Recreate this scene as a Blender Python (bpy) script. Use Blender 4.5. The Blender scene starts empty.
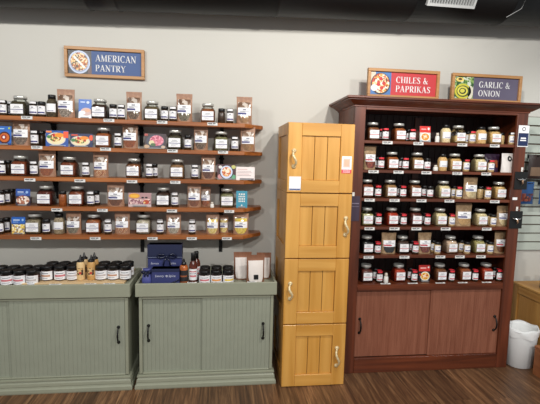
import bpy, math, random
from mathutils import Vector, Matrix
random.seed(7)
SC = bpy.context.scene
COL = SC.collection
PI = math.pi
# ---------------------------------------------------------------- materials
def _mat(name):
    m = bpy.data.materials.new(name); m.use_nodes = True
    nt = m.node_tree; b = nt.nodes['Principled BSDF']
    return m, nt, b
def lin(c):
    return tuple(((x/255.0)/12.92 if x/255.0 <= .04045 else ((x/255.0+.055)/1.055)**2.4) for x in c) + (1.0,)
MC = {}
def flat(name, rgb, rough=.6, metal=0.0, spec=.5, emit=None):
    if name in MC: return MC[name]
    m, nt, b = _mat(name)
    b.inputs['Base Color'].default_value = lin(rgb)
    b.inputs['Roughness'].default_value = rough
    b.inputs['Metallic'].default_value = metal
    b.inputs['Specular IOR Level'].default_value = spec
    # faint procedural mottling so nothing is dead flat
    tc = nt.nodes.new('ShaderNodeTexCoord'); n = nt.nodes.new('ShaderNodeTexNoise'); n.inputs['Scale'].default_value = 14
    mx = nt.nodes.new('ShaderNodeMix'); mx.data_type = 'RGBA'
    c = lin(rgb)
    mx.inputs[6].default_value = tuple(x*.93 for x in c[:3])+(1,); mx.inputs[7].default_value = tuple(min(1, x*1.06) for x in c[:3])+(1,)
    nt.links.new(tc.outputs['Object'], n.inputs['Vector']); nt.links.new(n.outputs['Fac'], mx.inputs[0]); nt.links.new(mx.outputs[2], b.inputs['Base Color'])
    MC[name] = m
    return m
def speckle(name, cols, scale=300, rough=.75, bump=.0):
    """granular food: voronoi cells coloured through a ramp"""
    if name in MC: return MC[name]
    m, nt, b = _mat(name)
    tc = nt.nodes.new('ShaderNodeTexCoord'); v = nt.nodes.new('ShaderNodeTexVoronoi'); v.inputs['Scale'].default_value = scale
    r = nt.nodes.new('ShaderNodeValToRGB'); r.color_ramp.interpolation = 'CONSTANT'
    sp = nt.nodes.new('ShaderNodeSeparateColor')
    n = len(cols)
    while len(r.color_ramp.elements) < n: r.color_ramp.elements.new(.5)
    for i, c in enumerate(cols):
        e = r.color_ramp.elements[i]; e.position = i/n; e.color = lin(c)
    nt.links.new(tc.outputs['Object'], v.inputs['Vector']); nt.links.new(v.outputs['Color'], sp.inputs[0])
    nt.links.new(sp.outputs[0], r.inputs[0]); nt.links.new(r.outputs[0], b.inputs['Base Color'])
    b.inputs['Roughness'].default_value = rough
    MC[name] = m
    return m
def wood(name, c1, c2, axis='Z', scale=1.0, rough=.45, dark=None, coat=0.0, knots=False):
    """grain stretched along an axis"""
    if name in MC: return MC[name]
    m, nt, b = _mat(name)
    tc = nt.nodes.new('ShaderNodeTexCoord'); mp = nt.nodes.new('ShaderNodeMapping')
    s = [26*scale, 26*scale, 26*scale]; s['XYZ'.index(axis)] = 1.6*scale
    mp.inputs['Scale'].default_value = s
    n = nt.nodes.new('ShaderNodeTexNoise'); n.inputs['Scale'].default_value = 1.0; n.inputs['Detail'].default_value = 6; n.inputs['Distortion'].default_value = .6
    r = nt.nodes.new('ShaderNodeValToRGB')
    r.color_ramp.elements[0].position = .32; r.color_ramp.elements[0].color = lin(c1)
    r.color_ramp.elements[1].position = .68; r.color_ramp.elements[1].color = lin(c2)
    n2 = nt.nodes.new('ShaderNodeTexNoise'); n2.inputs['Scale'].default_value = 2.2; n2.inputs['Detail'].default_value = 2
    mx = nt.nodes.new('ShaderNodeMix'); mx.data_type = 'RGBA'; mx.blend_type = 'MULTIPLY'; mx.inputs[0].default_value = .35
    nt.links.new(tc.outputs['Object'], mp.inputs['Vector']); nt.links.new(mp.outputs[0], n.inputs['Vector'])
    nt.links.new(tc.outputs['Object'], n2.inputs['Vector'])
    nt.links.new(n.outputs['Fac'], r.inputs[0]); nt.links.new(r.outputs[0], mx.inputs[6]); nt.links.new(n2.outputs['Fac'], mx.inputs[7])
    nt.links.new(mx.outputs[2], b.inputs['Base Color'])
    b.inputs['Roughness'].default_value = rough; b.inputs['Coat Weight'].default_value = coat; b.inputs['Coat Roughness'].default_value = .25
    bp = nt.nodes.new('ShaderNodeBump'); bp.inputs['Strength'].default_value = .08; bp.inputs['Distance'].default_value = .002
    nt.links.new(n.outputs['Fac'], bp.inputs['Height']); nt.links.new(bp.outputs[0], b.inputs['Normal'])
    MC[name] = m
    return m
def thin_glass(name, tint=(1, 1, 1), refl=1.0, base=.04):
    if name in MC: return MC[name]
    m = bpy.data.materials.new(name); m.use_nodes = True; nt = m.node_tree; nt.nodes.clear()
    out = nt.nodes.new('ShaderNodeOutputMaterial'); tr = nt.nodes.new('ShaderNodeBsdfTransparent'); gl = nt.nodes.new('ShaderNodeBsdfGlossy')
    mx = nt.nodes.new('ShaderNodeMixShader'); fr = nt.nodes.new('ShaderNodeFresnel'); fr.inputs['IOR'].default_value = 1.5
    tr.inputs['Color'].default_value = tint+(1,); gl.inputs['Roughness'].default_value = .08
    ma = nt.nodes.new('ShaderNodeMath'); ma.operation = 'MULTIPLY_ADD'; ma.inputs[1].default_value = refl; ma.inputs[2].default_value = base
    nt.links.new(fr.outputs[0], ma.inputs[0]); nt.links.new(ma.outputs[0], mx.inputs[0]); nt.links.new(tr.outputs[0], mx.inputs[1]); nt.links.new(gl.outputs[0], mx.inputs[2]); nt.links.new(mx.outputs[0], out.inputs[0])
    MC[name] = m
    return m
GLASS = thin_glass('jar glass', (.95, .97, .95), .8, .02)
GLINTFILM = speckle('crinkled film with painted glints', [(196, 176, 160), (150, 124, 104), (226, 216, 206), (130, 102, 84)], 45, .2)  # crinkled film; its white glints are painted in as pale cells
FILM = thin_glass('pouch film', (.96, .96, .96), .8, .06)
SILVER = flat('brushed lid metal', (206, 206, 200), .3, .55)
BLACKP = flat('black plastic cap', (14, 14, 16), .35)
BLACKM = flat('black iron', (18, 17, 17), .45, .3)
PAPER = flat('white label paper', (240, 240, 242), .6)
TAGP = flat('white tag card', (225, 225, 222), .6)
PRINT = flat('grey label print', (120, 122, 135), .6)
PURPLE = flat('indigo label band', (52, 52, 118), .55)
REDB = flat('red label band', (190, 55, 70), .55)
REDS = flat('red lid sticker', (225, 50, 62), .5)
WHITEP = flat('white plastic', (232, 230, 224), .4)
KRAFT = speckle('kraft paper', [(162, 122, 96), (170, 130, 104), (154, 114, 90)], 60, .5)
KRAFTT = speckle('tan kraft paper', [(160, 132, 98), (150, 122, 90), (168, 140, 106)], 60, .7)
SAGE = flat('sage green paint', (150, 153, 134), .42)
SAGED = flat('sage green door paint', (149, 154, 138), .42)
CREAMH = flat('antique cream handle', (225, 205, 160), .35, .2)
FOOD = {
 'olive': [(62, 52, 34), (84, 72, 48), (46, 38, 24)], 'oliveb': [(96, 80, 52), (118, 98, 66), (74, 60, 38)], 'darkbrown': [(58, 34, 20), (72, 42, 26), (44, 24, 14)],
 'grey': [(140, 124, 108), (96, 80, 66), (186, 172, 156)], 'brownseed': [(110, 84, 64), (150, 124, 98), (80, 58, 42)], 'greyherb': [(120, 108, 84), (150, 136, 110), (92, 84, 60)],
 'cinnamon': [(142, 82, 44), (128, 72, 38), (154, 92, 52)], 'tanbrown': [(158, 118, 74), (146, 106, 64), (170, 130, 86)], 'greybrown': [(120, 100, 84), (90, 72, 58), (150, 130, 112)],
 'orangebrown': [(158, 84, 36), (138, 70, 30), (172, 98, 46)], 'olivegrey': [(72, 64, 46), (58, 50, 38), (88, 80, 58)], 'sage': [(122, 118, 82), (140, 136, 100), (104, 98, 66)],
 'redbrown': [(126, 56, 26), (110, 46, 20), (142, 68, 32)], 'orangecream': [(188, 116, 66), (222, 190, 150), (166, 92, 50)], 'brown': [(124, 70, 34), (108, 60, 28), (138, 82, 42)],
 'brownpale': [(150, 112, 78), (136, 100, 68), (164, 126, 90)], 'brownred': [(118, 72, 52), (96, 56, 40), (140, 92, 70)], 'darkred': [(92, 30, 18), (76, 24, 14), (108, 40, 24)],
 'rust': [(150, 74, 30), (132, 62, 24), (164, 86, 40)], 'taupe': [(138, 124, 98), (112, 98, 76), (164, 150, 124)], 'palegrey': [(186, 172, 150), (150, 136, 116), (206, 194, 174)],
 'yellow': [(236, 212, 120), (246, 230, 170), (214, 182, 90)], 'yellowbright': [(240, 214, 80), (248, 230, 130), (220, 186, 60)], 'cream': [(226, 206, 160), (212, 190, 142), (236, 220, 180)],
 'tan': [(212, 172, 112), (198, 156, 98), (224, 188, 130)], 'tanhalf': [(216, 182, 120), (204, 168, 106), (226, 196, 140)], 'redflake': [(128, 46, 26), (156, 76, 50), (96, 32, 18)],
 'red': [(176, 48, 16), (158, 40, 12), (190, 62, 24)], 'paleolive': [(178, 168, 110), (160, 150, 94), (192, 184, 130)], 'black': [(18, 16, 15), (28, 25, 22), (12, 11, 10)],
 'pinkcream': [(212, 182, 158), (224, 200, 178), (196, 158, 136)], 'greentan': [(168, 154, 96), (190, 176, 120), (138, 128, 70)],
}
def food(k):
    return speckle('contents '+k, FOOD[k], 240)
# ---------------------------------------------------------------- mesh builder
class MB:
    def __init__(s): s.v = []; s.f = []; s.m = []; s.sm = []; s.mats = []
    def mi(s, mat):
        if mat not in s.mats: s.mats.append(mat)
        return s.mats.index(mat)
    def add(s, vs, fs, mat, smooth=False, M=None):
        o = len(s.v); k = s.mi(mat)
        for p in vs: s.v.append(tuple(M @ Vector(p)) if M else tuple(p))
        for f in fs: s.f.append([o+i for i in f]); s.m.append(k); s.sm.append(smooth)
        return s
    def box(s, c, d, mat, M=None, bev=0.0):
        x, y, z = c; a, b, h = d[0]/2, d[1]/2, d[2]/2
        if bev <= 0:
            vs = [(x+i*a, y+j*b, z+k*h) for i in (-1, 1) for j in (-1, 1) for k in (-1, 1)]
            fs = [(0, 1, 3, 2), (4, 6, 7, 5), (0, 4, 5, 1), (2, 3, 7, 6), (0, 2, 6, 4), (1, 5, 7, 3)]
            return s.add(vs, fs, mat, False, M)
        e = min(bev, a*.9, b*.9, h*.9); vs = []; idx = {}
        for i in (-1, 1):
            for j in (-1, 1):
                for k in (-1, 1):
                    for ax in range(3):
                        p = [x+i*(a-e), y+j*(b-e), z+k*(h-e)]
                        p[ax] = (x, y, z)[ax]+(i, j, k)[ax]*(a, b, h)[ax]
                        idx[(i, j, k, ax)] = len(vs); vs.append(tuple(p))
        fs = []
        for ax in range(3):
            o1, o2 = [q for q in range(3) if q != ax]
            for sg in (-1, 1):
                q = []
                for u, w in ((-1, -1), (1, -1), (1, 1), (-1, 1)):
                    t = [0, 0, 0]; t[ax] = sg; t[o1] = u; t[o2] = w; q.append(idx[tuple(t)+(ax,)])
                fs.append(q)
            for u in (-1, 1):
                for w in (-1, 1):
                    t1 = [0, 0, 0]; t1[ax] = -1; t1[o1] = u; t1[o2] = w; t2 = list(t1); t2[ax] = 1
                    fs.append([idx[tuple(t1)+(o1,)], idx[tuple(t2)+(o1,)], idx[tuple(t2)+(o2,)], idx[tuple(t1)+(o2,)]])
        for i in (-1, 1):
            for j in (-1, 1):
                for k in (-1, 1): fs.append([idx[(i, j, k, q)] for q in range(3)])
        return s.add(vs, fs, mat, False, M)
    def loft(s, rings, mat, seg=24, cap0=True, cap1=True, smooth=True, M=None):
        """rings: (z, rx, ry, n[, cx, cy]) superellipse exponent n"""
        vs = []; fs = []
        for r in rings:
            z, rx, ry, n = r[:4]; cx, cy = (r[4], r[5]) if len(r) > 4 else (0, 0)
            for i in range(seg):
                t = 2*PI*(i+.5)/seg; c, q = math.cos(t), math.sin(t)
                k = (abs(c)**n+abs(q)**n)**(-1.0/n)
                vs.append((cx+rx*c*k, cy+ry*q*k, z))
        for a in range(len(rings)-1):
            for i in range(seg):
                j = (i+1) % seg; fs.append((a*seg+i, a*seg+j, (a+1)*seg+j, (a+1)*seg+i))
        s.add(vs, fs, mat, smooth, M)
        n0 = len(s.v)-len(vs)
        k = s.mi(mat)
        if cap0: s.f.append([n0+i for i in reversed(range(seg))]); s.m.append(k); s.sm.append(False)
        if cap1: s.f.append([n0+(len(rings)-1)*seg+i for i in range(seg)]); s.m.append(k); s.sm.append(False)
        return s
    def tube(s, pts, r, mat, seg=8, M=None):
        pts = [Vector(p) for p in pts]; rs = r if isinstance(r, (list, tuple)) else [r]*len(pts)
        vs = []; fs = []; up = Vector((0, 0, 1))
        for i, p in enumerate(pts):
            d = (pts[min(i+1, len(pts)-1)]-pts[max(i-1, 0)]).normalized()
            a = d.cross(up)
            if a.length < .2: a = d.cross(Vector((1, 0, 0)))
            a.normalize(); b = d.cross(a).normalized()
            for k in range(seg):
                t = 2*PI*k/seg; vs.append(tuple(p+a*math.cos(t)*rs[i]+b*math.sin(t)*rs[i]))
        for i in range(len(pts)-1):
            for k in range(seg):
                j = (k+1) % seg; fs.append((i*seg+k, i*seg+j, (i+1)*seg+j, (i+1)*seg+k))
        fs.append(list(reversed(range(seg)))); fs.append([(len(pts)-1)*seg+k for k in range(seg)])
        return s.add(vs, fs, mat, True, M)
    def poly(s, pts, mat, M=None):
        return s.add(pts, [list(range(len(pts)))], mat, False, M)
    def prism(s, prof, x0, x1, mat, M=None):
        """prof: (y,z) polygon extruded along x"""
        n = len(prof); vs = [(x0, y, z) for y, z in prof]+[(x1, y, z) for y, z in prof]
        fs = [[i, (i+1) % n, n+(i+1) % n, n+i] for i in range(n)]+[list(reversed(range(n))), list(range(n, 2*n))]
        return s.add(vs, fs, mat, False, M)
    def mesh(s, name):
        me = bpy.data.meshes.new(name); me.from_pydata(s.v, [], s.f)
        for m in s.mats: me.materials.append(m)
        me.polygons.foreach_set('material_index', s.m); me.polygons.foreach_set('use_smooth', s.sm)
        me.update(); return me
    def build(s, name, parent=None, loc=(0, 0, 0)):
        return link(name, s.mesh(name), parent, loc)
def link(name, me, parent=None, loc=(0, 0, 0), rot=None):
    o = bpy.data.objects.new(name, me); COL.objects.link(o); o.location = loc
    if rot: o.rotation_euler = rot
    if parent: o.parent = parent
    return o
LABELS = []
def tag(o, label, cat, group=None):
    o['label'] = label; o['category'] = cat
    if group: o['group'] = group
    LABELS.append((label, o.name)); return o
def struct(o):
    o['kind'] = 'structure'; return o
def thing(name, label, cat, loc=(0, 0, 0), rz=0, group=None):
    return tag(link(name, None, None, loc, (0, 0, rz)), label, cat, group)
def copy_tree(o, parent=None):
    c = o.copy(); COL.objects.link(c)
    if parent: c.parent = parent
    for ch in list(o.children): copy_tree(ch, c)
    return c
# ---------------------------------------------------------------- measured layout (metres; Y = distance out from the wall)
ITEMS = [
    ('w1', 'S', -1.41, 0.165, 0.064, 0.11, 'white', '', ''),
    ('w1', 'S', -1.401, 0.105, 0.043, 0.111, 'white', '', 'back'),
    ('w1', 'J', -1.317, 0.135, 0.114, 0.145, 'olive', 'dark olive', ''),
    ('w1', 'S', -1.224, 0.165, 0.046, 0.113, 'white', '', ''),
    ('w1', 'S', -1.173, 0.165, 0.056, 0.112, 'plain', '', ''),
    ('w1', 'B', -1.115, 0.15, 0.066, 0.148, 'olive', '', ''),
    ('w1', 'P', -1.026, 0.15, 0.116, 0.188, 'grey', 'grey seed', ''),
    ('w1', 'C', -0.902, 0.175, 0.085, 0.128, 'iced', '', ''),
    ('w1', 'J', -0.813, 0.135, 0.11, 0.144, 'darkbrown', 'dark brown', ''),
    ('w1', 'S', -0.723, 0.165, 0.048, 0.11, 'plain', '', ''),
    ('w1', 'S', -0.67, 0.165, 0.058, 0.113, 'white', '', ''),
    ('w1', 'P', -0.59, 0.15, 0.108, 0.19, 'brownseed', 'brown seed', ''),
    ('w1', 'J', -0.474, 0.135, 0.103, 0.144, 'oliveb', 'olive brown', ''),
    ('w1', 'S', -0.387, 0.165, 0.056, 0.114, 'plain', '', ''),
    ('w1', 'S', -0.332, 0.165, 0.053, 0.116, 'white', '', ''),
    ('w1', 'P', -0.257, 0.15, 0.114, 0.191, 'greyherb', 'grey herb', ''),
    ('w1', 'J', -0.098, 0.135, 0.11, 0.146, 'cinnamon', 'cinnamon brown', ''),
    ('w1', 'S', -0.004, 0.165, 0.048, 0.112, 'bare', '', ''),
    ('w1', 'S', 0.054, 0.165, 0.055, 0.114, 'white', '', ''),
    ('w1', 'P', 0.153, 0.15, 0.115, 0.188, 'tanbrown', 'tan brown', ''),
    ('w2', 'C', -1.408, 0.175, 0.085, 0.123, 'donut', '', ''),
    ('w2', 'P', -1.31, 0.15, 0.114, 0.174, 'greybrown', 'grey brown', ''),
    ('w2', 'S', -1.223, 0.165, 0.043, 0.111, 'white', '', ''),
    ('w2', 'S', -1.207, 0.105, 0.045, 0.109, 'bare', '', 'back'),
    ('w2', 'C', -1.083, 0.175, 0.147, 0.105, 'taco', '', ''),
    ('w2', 'C', -0.929, 0.175, 0.149, 0.09, 'tacodark', '', ''),
    ('w2', 'J', -0.794, 0.135, 0.104, 0.134, 'orangebrown', 'orange brown', ''),
    ('w2', 'S', -0.694, 0.165, 0.049, 0.098, 'white', '', ''),
    ('w2', 'P', -0.618, 0.15, 0.108, 0.175, 'orangebrown', 'orange brown', ''),
    ('w2', 'C', -0.449, 0.175, 0.149, 0.105, 'pink', '', ''),
    ('w2', 'J', -0.32, 0.135, 0.105, 0.135, 'olivegrey', 'dark grey olive', ''),
    ('w2', 'S', -0.231, 0.165, 0.054, 0.106, 'plain', '', ''),
    ('w2', 'P', -0.144, 0.15, 0.103, 0.167, 'brownseed', 'brown seed', ''),
    ('w2', 'J', -0.004, 0.135, 0.108, 0.139, 'sage', 'pale sage', ''),
    ('w2', 'S', 0.09, 0.165, 0.052, 0.102, 'white', '', ''),
    ('w2', 'P', 0.181, 0.15, 0.109, 0.171, 'tanbrown', 'tan brown', ''),
    ('w3', 'S', -1.434, 0.165, 0.049, 0.093, 'white', '', ''),
    ('w3', 'S', -1.424, 0.105, 0.044, 0.086, 'bare', '', 'back'),
    ('w3', 'J', -1.33, 0.135, 0.113, 0.132, 'redbrown', 'red brown', ''),
    ('w3', 'S', -1.234, 0.165, 0.047, 0.098, 'white', '', ''),
    ('w3', 'P', -1.156, 0.15, 0.114, 0.173, 'orangebrown', 'orange brown', ''),
    ('w3', 'J', -1.02, 0.135, 0.113, 0.133, 'redbrown', 'reddish brown', ''),
    ('w3', 'S', -0.906, 0.165, 0.051, 0.099, 'white', '', ''),
    ('w3', 'P', -0.813, 0.15, 0.104, 0.172, 'orangecream', 'orange and cream', ''),
    ('w3', 'J', -0.598, 0.135, 0.104, 0.13, 'brown', 'brown', ''),
    ('w3', 'S', -0.49, 0.165, 0.053, 0.102, 'white', '', ''),
    ('w3', 'S', -0.468, 0.105, 0.044, 0.094, 'plain', '', 'back'),
    ('w3', 'J', -0.305, 0.135, 0.103, 0.13, 'brownpale', 'pale brown', ''),
    ('w3', 'S', -0.183, 0.165, 0.055, 0.102, 'white', '', ''),
    ('w3', 'P', -0.091, 0.15, 0.104, 0.17, 'brownred', 'dull red brown', ''),
    ('w3', 'C', 0.035, 0.175, 0.132, 0.107, 'stew', '', ''),
    ('w3', 'C', 0.168, 0.175, 0.134, 0.092, 'textcard', '', ''),
    ('w4', 'S', -1.449, 0.165, 0.049, 0.108, 'plain', '', ''),
    ('w4', 'S', -1.441, 0.105, 0.038, 0.103, 'plain', '', 'back'),
    ('w4', 'S', -1.437, 0.05, 0.036, 0.099, 'bare', '', 'back2'),
    ('w4', 'C', -1.31, 0.175, 0.093, 0.111, 'bluefood', '', ''),
    ('w4', 'J', -1.176, 0.135, 0.122, 0.127, 'darkred', 'dark red brown', ''),
    ('w4', 'S', -1.06, 0.165, 0.054, 0.1, 'rust', '', ''),
    ('w4', 'J', -0.975, 0.135, 0.111, 0.127, 'redbrown', 'reddish brown', ''),
    ('w4', 'S', -0.878, 0.165, 0.052, 0.093, 'white', '', ''),
    ('w4', 'S', -0.862, 0.105, 0.043, 0.081, 'plain', '', 'back'),
    ('w4', 'P', -0.718, 0.15, 0.119, 0.159, 'brown', 'brown powder', ''),
    ('w4', 'C', -0.555, 0.175, 0.157, 0.095, 'berries', '', ''),
    ('w4', 'J', -0.401, 0.135, 0.103, 0.122, 'darkbrown', 'dark brown', ''),
    ('w4', 'S', -0.319, 0.165, 0.055, 0.094, 'white', '', ''),
    ('w4', 'P', -0.188, 0.15, 0.1, 0.161, 'cinnamon', 'cinnamon brown', ''),
    ('w4', 'P', -0.112, 0.1, 0.078, 0.138, 'orangebrown', 'orange brown', 'back'),
    ('w4', 'M', -0.062, 0.185, 0.031, 0.039, 'white', '', ''),
    ('w4', 'J', 0.041, 0.135, 0.099, 0.121, 'sage', 'pale sage', ''),
    ('w4', 'C', 0.145, 0.175, 0.081, 0.119, 'teal', '', ''),
    ('w5', 'S', -1.461, 0.165, 0.044, 0.072, 'plain', '', ''),
    ('w5', 'S', -1.451, 0.105, 0.041, 0.063, 'plain', '', 'back'),
    ('w5', 'C', -1.346, 0.175, 0.088, 0.115, 'bluemix', '', ''),
    ('w5', 'J', -1.254, 0.135, 0.112, 0.12, 'taupe', 'grey tan', ''),
    ('w5', 'S', -1.169, 0.165, 0.054, 0.091, 'plain', '', ''),
    ('w5', 'B', -1.092, 0.15, 0.071, 0.137, 'taupe', '', ''),
    ('w5', 'P', -0.998, 0.15, 0.104, 0.145, 'taupe', 'grey tan', ''),
    ('w5', 'J', -0.87, 0.135, 0.103, 0.113, 'orangebrown', 'orange brown', ''),
    ('w5', 'S', -0.769, 0.165, 0.056, 0.083, 'white', '', ''),
    ('w5', 'P', -0.678, 0.15, 0.107, 0.148, 'orangecream', 'orange and cream', ''),
    ('w5', 'J', -0.536, 0.135, 0.109, 0.118, 'palegrey', 'pale grey tan', ''),
    ('w5', 'S', -0.42, 0.165, 0.051, 0.085, 'white', '', ''),
    ('w5', 'P', -0.329, 0.15, 0.107, 0.143, 'palegrey', 'pale grey', ''),
    ('w5', 'S', -0.2, 0.165, 0.052, 0.09, 'white', '', ''),
    ('w5', 'P', -0.058, 0.15, 0.095, 0.142, 'yellow', 'pale yellow', ''),
    ('w5', 'P', 0.021, 0.1, 0.069, 0.125, 'yellow', 'pale yellow', 'back'),
    ('w5', 'P', 0.143, 0.15, 0.115, 0.151, 'yellowbright', 'bright yellow', ''),
    ('h1', 'J', 1.031, 0.3, 0.086, 0.132, 'brown', 'brown', ''),
    ('h1', 'S', 1.106, 0.275, 0.047, 0.085, 'red', '', 'back'),
    ('h1', 'S', 1.11, 0.335, 0.046, 0.094, 'red', '', ''),
    ('h1', 'J', 1.219, 0.3, 0.102, 0.131, 'orangebrown', 'orange brown', ''),
    ('h1', 'S', 1.306, 0.275, 0.037, 0.085, 'plain', '', 'back'),
    ('h1', 'S', 1.304, 0.335, 0.047, 0.094, 'red', '', ''),
    ('h1', 'C', 1.403, 0.33, 0.081, 0.111, 'chili', '', ''),
    ('h1', 'M', 1.48, 0.35, 0.033, 0.065, 'white', '', ''),
    ('h1', 'B', 1.555, 0.32, 0.067, 0.124, 'cream', '', ''),
    ('h1', 'J', 1.659, 0.3, 0.117, 0.133, 'tanhalf', 'tan', ''),
    ('h1', 'S', 1.756, 0.275, 0.042, 0.092, 'plain', '', 'back'),
    ('h1', 'S', 1.746, 0.335, 0.06, 0.095, 'red', '', ''),
    ('h1', 'B', 1.821, 0.32, 0.072, 0.119, 'tan', '', ''),
    ('h1', 'J', 1.929, 0.3, 0.108, 0.131, 'tan', 'tan', ''),
    ('h1', 'S', 2.011, 0.275, 0.039, 0.079, 'bare', '', 'back'),
    ('h1', 'S', 2.049, 0.335, 0.058, 0.097, 'white', '', ''),
    ('h2', 'P', 1.017, 0.31, 0.09, 0.161, 'redflake', 'red flake', ''),
    ('h2', 'S', 1.086, 0.275, 0.044, 0.08, 'plain', '', 'back'),
    ('h2', 'S', 1.089, 0.335, 0.047, 0.087, 'red', '', ''),
    ('h2', 'J', 1.18, 0.3, 0.102, 0.124, 'orangebrown', 'orange brown', ''),
    ('h2', 'S', 1.264, 0.275, 0.041, 0.078, 'plain', '', 'back'),
    ('h2', 'S', 1.266, 0.335, 0.047, 0.085, 'red', '', ''),
    ('h2', 'J', 1.364, 0.3, 0.111, 0.122, 'tanbrown', 'tan brown', ''),
    ('h2', 'S', 1.425, 0.335, 0.044, 0.089, 'plain', '', ''),
    ('h2', 'M', 1.482, 0.35, 0.037, 0.041, 'white', '', ''),
    ('h2', 'B', 1.546, 0.32, 0.064, 0.119, 'tan', '', ''),
    ('h2', 'J', 1.646, 0.3, 0.106, 0.122, 'tan', 'tan', ''),
    ('h2', 'S', 1.717, 0.335, 0.061, 0.089, 'red', '', ''),
    ('h2', 'J', 1.834, 0.3, 0.131, 0.123, 'cream', 'cream', ''),
    ('h2', 'S', 1.906, 0.335, 0.05, 0.086, 'red', '', ''),
    ('h2', 'D', 1.962, 0.31, 0.109, 0.13, 'purple', '', ''),
    ('h2', 'D', 2.056, 0.31, 0.094, 0.136, 'whitebag', '', ''),
    ('h3', 'J', 1.009, 0.3, 0.073, 0.113, 'redbrown', 'red brown', ''),
    ('h3', 'S', 1.082, 0.275, 0.044, 0.07, 'plain', '', 'back'),
    ('h3', 'S', 1.078, 0.335, 0.047, 0.081, 'red', '', ''),
    ('h3', 'J', 1.177, 0.3, 0.11, 0.116, 'tanbrown', 'tan brown', ''),
    ('h3', 'S', 1.265, 0.275, 0.034, 0.069, 'plain', '', 'back'),
    ('h3', 'S', 1.26, 0.335, 0.048, 0.081, 'red', '', ''),
    ('h3', 'J', 1.359, 0.3, 0.105, 0.115, 'brown', 'brown', ''),
    ('h3', 'S', 1.448, 0.275, 0.046, 0.076, 'plain', '', 'back'),
    ('h3', 'S', 1.459, 0.335, 0.056, 0.08, 'plain', '', ''),
    ('h3', 'J', 1.575, 0.3, 0.118, 0.116, 'cream', 'cream', ''),
    ('h3', 'S', 1.678, 0.275, 0.046, 0.065, 'plain', '', 'back'),
    ('h3', 'S', 1.676, 0.335, 0.053, 0.077, 'red', '', ''),
    ('h3', 'P', 1.777, 0.31, 0.108, 0.155, 'cream', 'cream', ''),
    ('h3', 'S', 1.881, 0.275, 0.047, 0.068, 'bare', '', 'back'),
    ('h3', 'S', 1.898, 0.335, 0.054, 0.08, 'red', '', ''),
    ('h3', 'J', 2.003, 0.3, 0.11, 0.116, 'tan', 'tan', ''),
    ('h4', 'J', 1.019, 0.3, 0.08, 0.106, 'paleolive', 'pale olive', ''),
    ('h4', 'S', 1.096, 0.275, 0.045, 0.06, 'plain', '', 'back'),
    ('h4', 'S', 1.092, 0.335, 0.047, 0.076, 'red', '', ''),
    ('h4', 'J', 1.2, 0.3, 0.104, 0.107, 'red', 'bright rust', ''),
    ('h4', 'S', 1.283, 0.275, 0.038, 0.061, 'plain', '', 'back'),
    ('h4', 'S', 1.276, 0.335, 0.048, 0.077, 'red', '', ''),
    ('h4', 'J', 1.376, 0.3, 0.113, 0.105, 'darkred', 'dark red brown', ''),
    ('h4', 'S', 1.464, 0.275, 0.042, 0.063, 'plain', '', 'back'),
    ('h4', 'S', 1.453, 0.335, 0.045, 0.078, 'red', '', ''),
    ('h4', 'J', 1.564, 0.3, 0.126, 0.103, 'cream', 'cream', ''),
    ('h4', 'S', 1.638, 0.335, 0.053, 0.073, 'red', '', ''),
    ('h4', 'P', 1.74, 0.31, 0.128, 0.161, 'tan', 'tan', ''),
    ('h4', 'J', 1.875, 0.3, 0.118, 0.106, 'cream', 'cream', ''),
    ('h4', 'S', 1.968, 0.275, 0.036, 0.059, 'bare', '', 'back'),
    ('h4', 'S', 1.956, 0.335, 0.051, 0.075, 'plain', '', ''),
    ('h4', 'P', 2.048, 0.31, 0.103, 0.146, 'cream', 'cream', ''),
    ('h5', 'J', 1.028, 0.3, 0.085, 0.103, 'black', 'black', ''),
    ('h5', 'S', 1.098, 0.335, 0.051, 0.078, 'red', '', ''),
    ('h5', 'P', 1.187, 0.31, 0.112, 0.148, 'black', 'black', ''),
    ('h5', 'J', 1.294, 0.3, 0.098, 0.103, 'darkbrown', 'dark brown', ''),
    ('h5', 'S', 1.383, 0.275, 0.046, 0.058, 'plain', '', 'back'),
    ('h5', 'S', 1.378, 0.335, 0.049, 0.074, 'red', '', ''),
    ('h5', 'P', 1.456, 0.31, 0.103, 0.149, 'redflake', 'red flake', ''),
    ('h5', 'S', 1.547, 0.275, 0.043, 0.057, 'plain', '', 'back'),
    ('h5', 'S', 1.544, 0.335, 0.049, 0.077, 'plain', '', ''),
    ('h5', 'J', 1.659, 0.3, 0.128, 0.107, 'pinkcream', 'pinkish cream', ''),
    ('h5', 'S', 1.765, 0.275, 0.047, 0.05, 'plain', '', 'back'),
    ('h5', 'S', 1.771, 0.335, 0.05, 0.063, 'plain', '', ''),
    ('h5', 'J', 1.875, 0.3, 0.107, 0.103, 'greentan', 'green tan', ''),
    ('h5', 'S', 1.966, 0.275, 0.036, 0.049, 'bare', '', 'back'),
    ('h5', 'S', 1.951, 0.335, 0.051, 0.07, 'plain', '', ''),
    ('h5', 'P', 2.042, 0.31, 0.088, 0.158, 'brown', 'brown', ''),
    ('h6', 'J', 1.034, 0.3, 0.093, 0.109, 'darkred', 'dark red', ''),
    ('h6', 'S', 1.116, 0.275, 0.042, 0.057, 'plain', '', 'back'),
    ('h6', 'S', 1.122, 0.335, 0.048, 0.082, 'red', '', ''),
    ('h6', 'M', 1.166, 0.35, 0.037, 0.071, 'white', '', ''),
    ('h6', 'J', 1.278, 0.3, 0.117, 0.107, 'red', 'bright rust', ''),
    ('h6', 'S', 1.383, 0.275, 0.042, 0.055, 'plain', '', 'back'),
    ('h6', 'S', 1.382, 0.335, 0.045, 0.079, 'red', '', ''),
    ('h6', 'C', 1.465, 0.33, 0.088, 0.118, 'chiliblack', '', ''),
    ('h6', 'J', 1.591, 0.3, 0.117, 0.109, 'brown', 'brown', ''),
    ('h6', 'S', 1.667, 0.335, 0.05, 0.08, 'red', '', ''),
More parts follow.
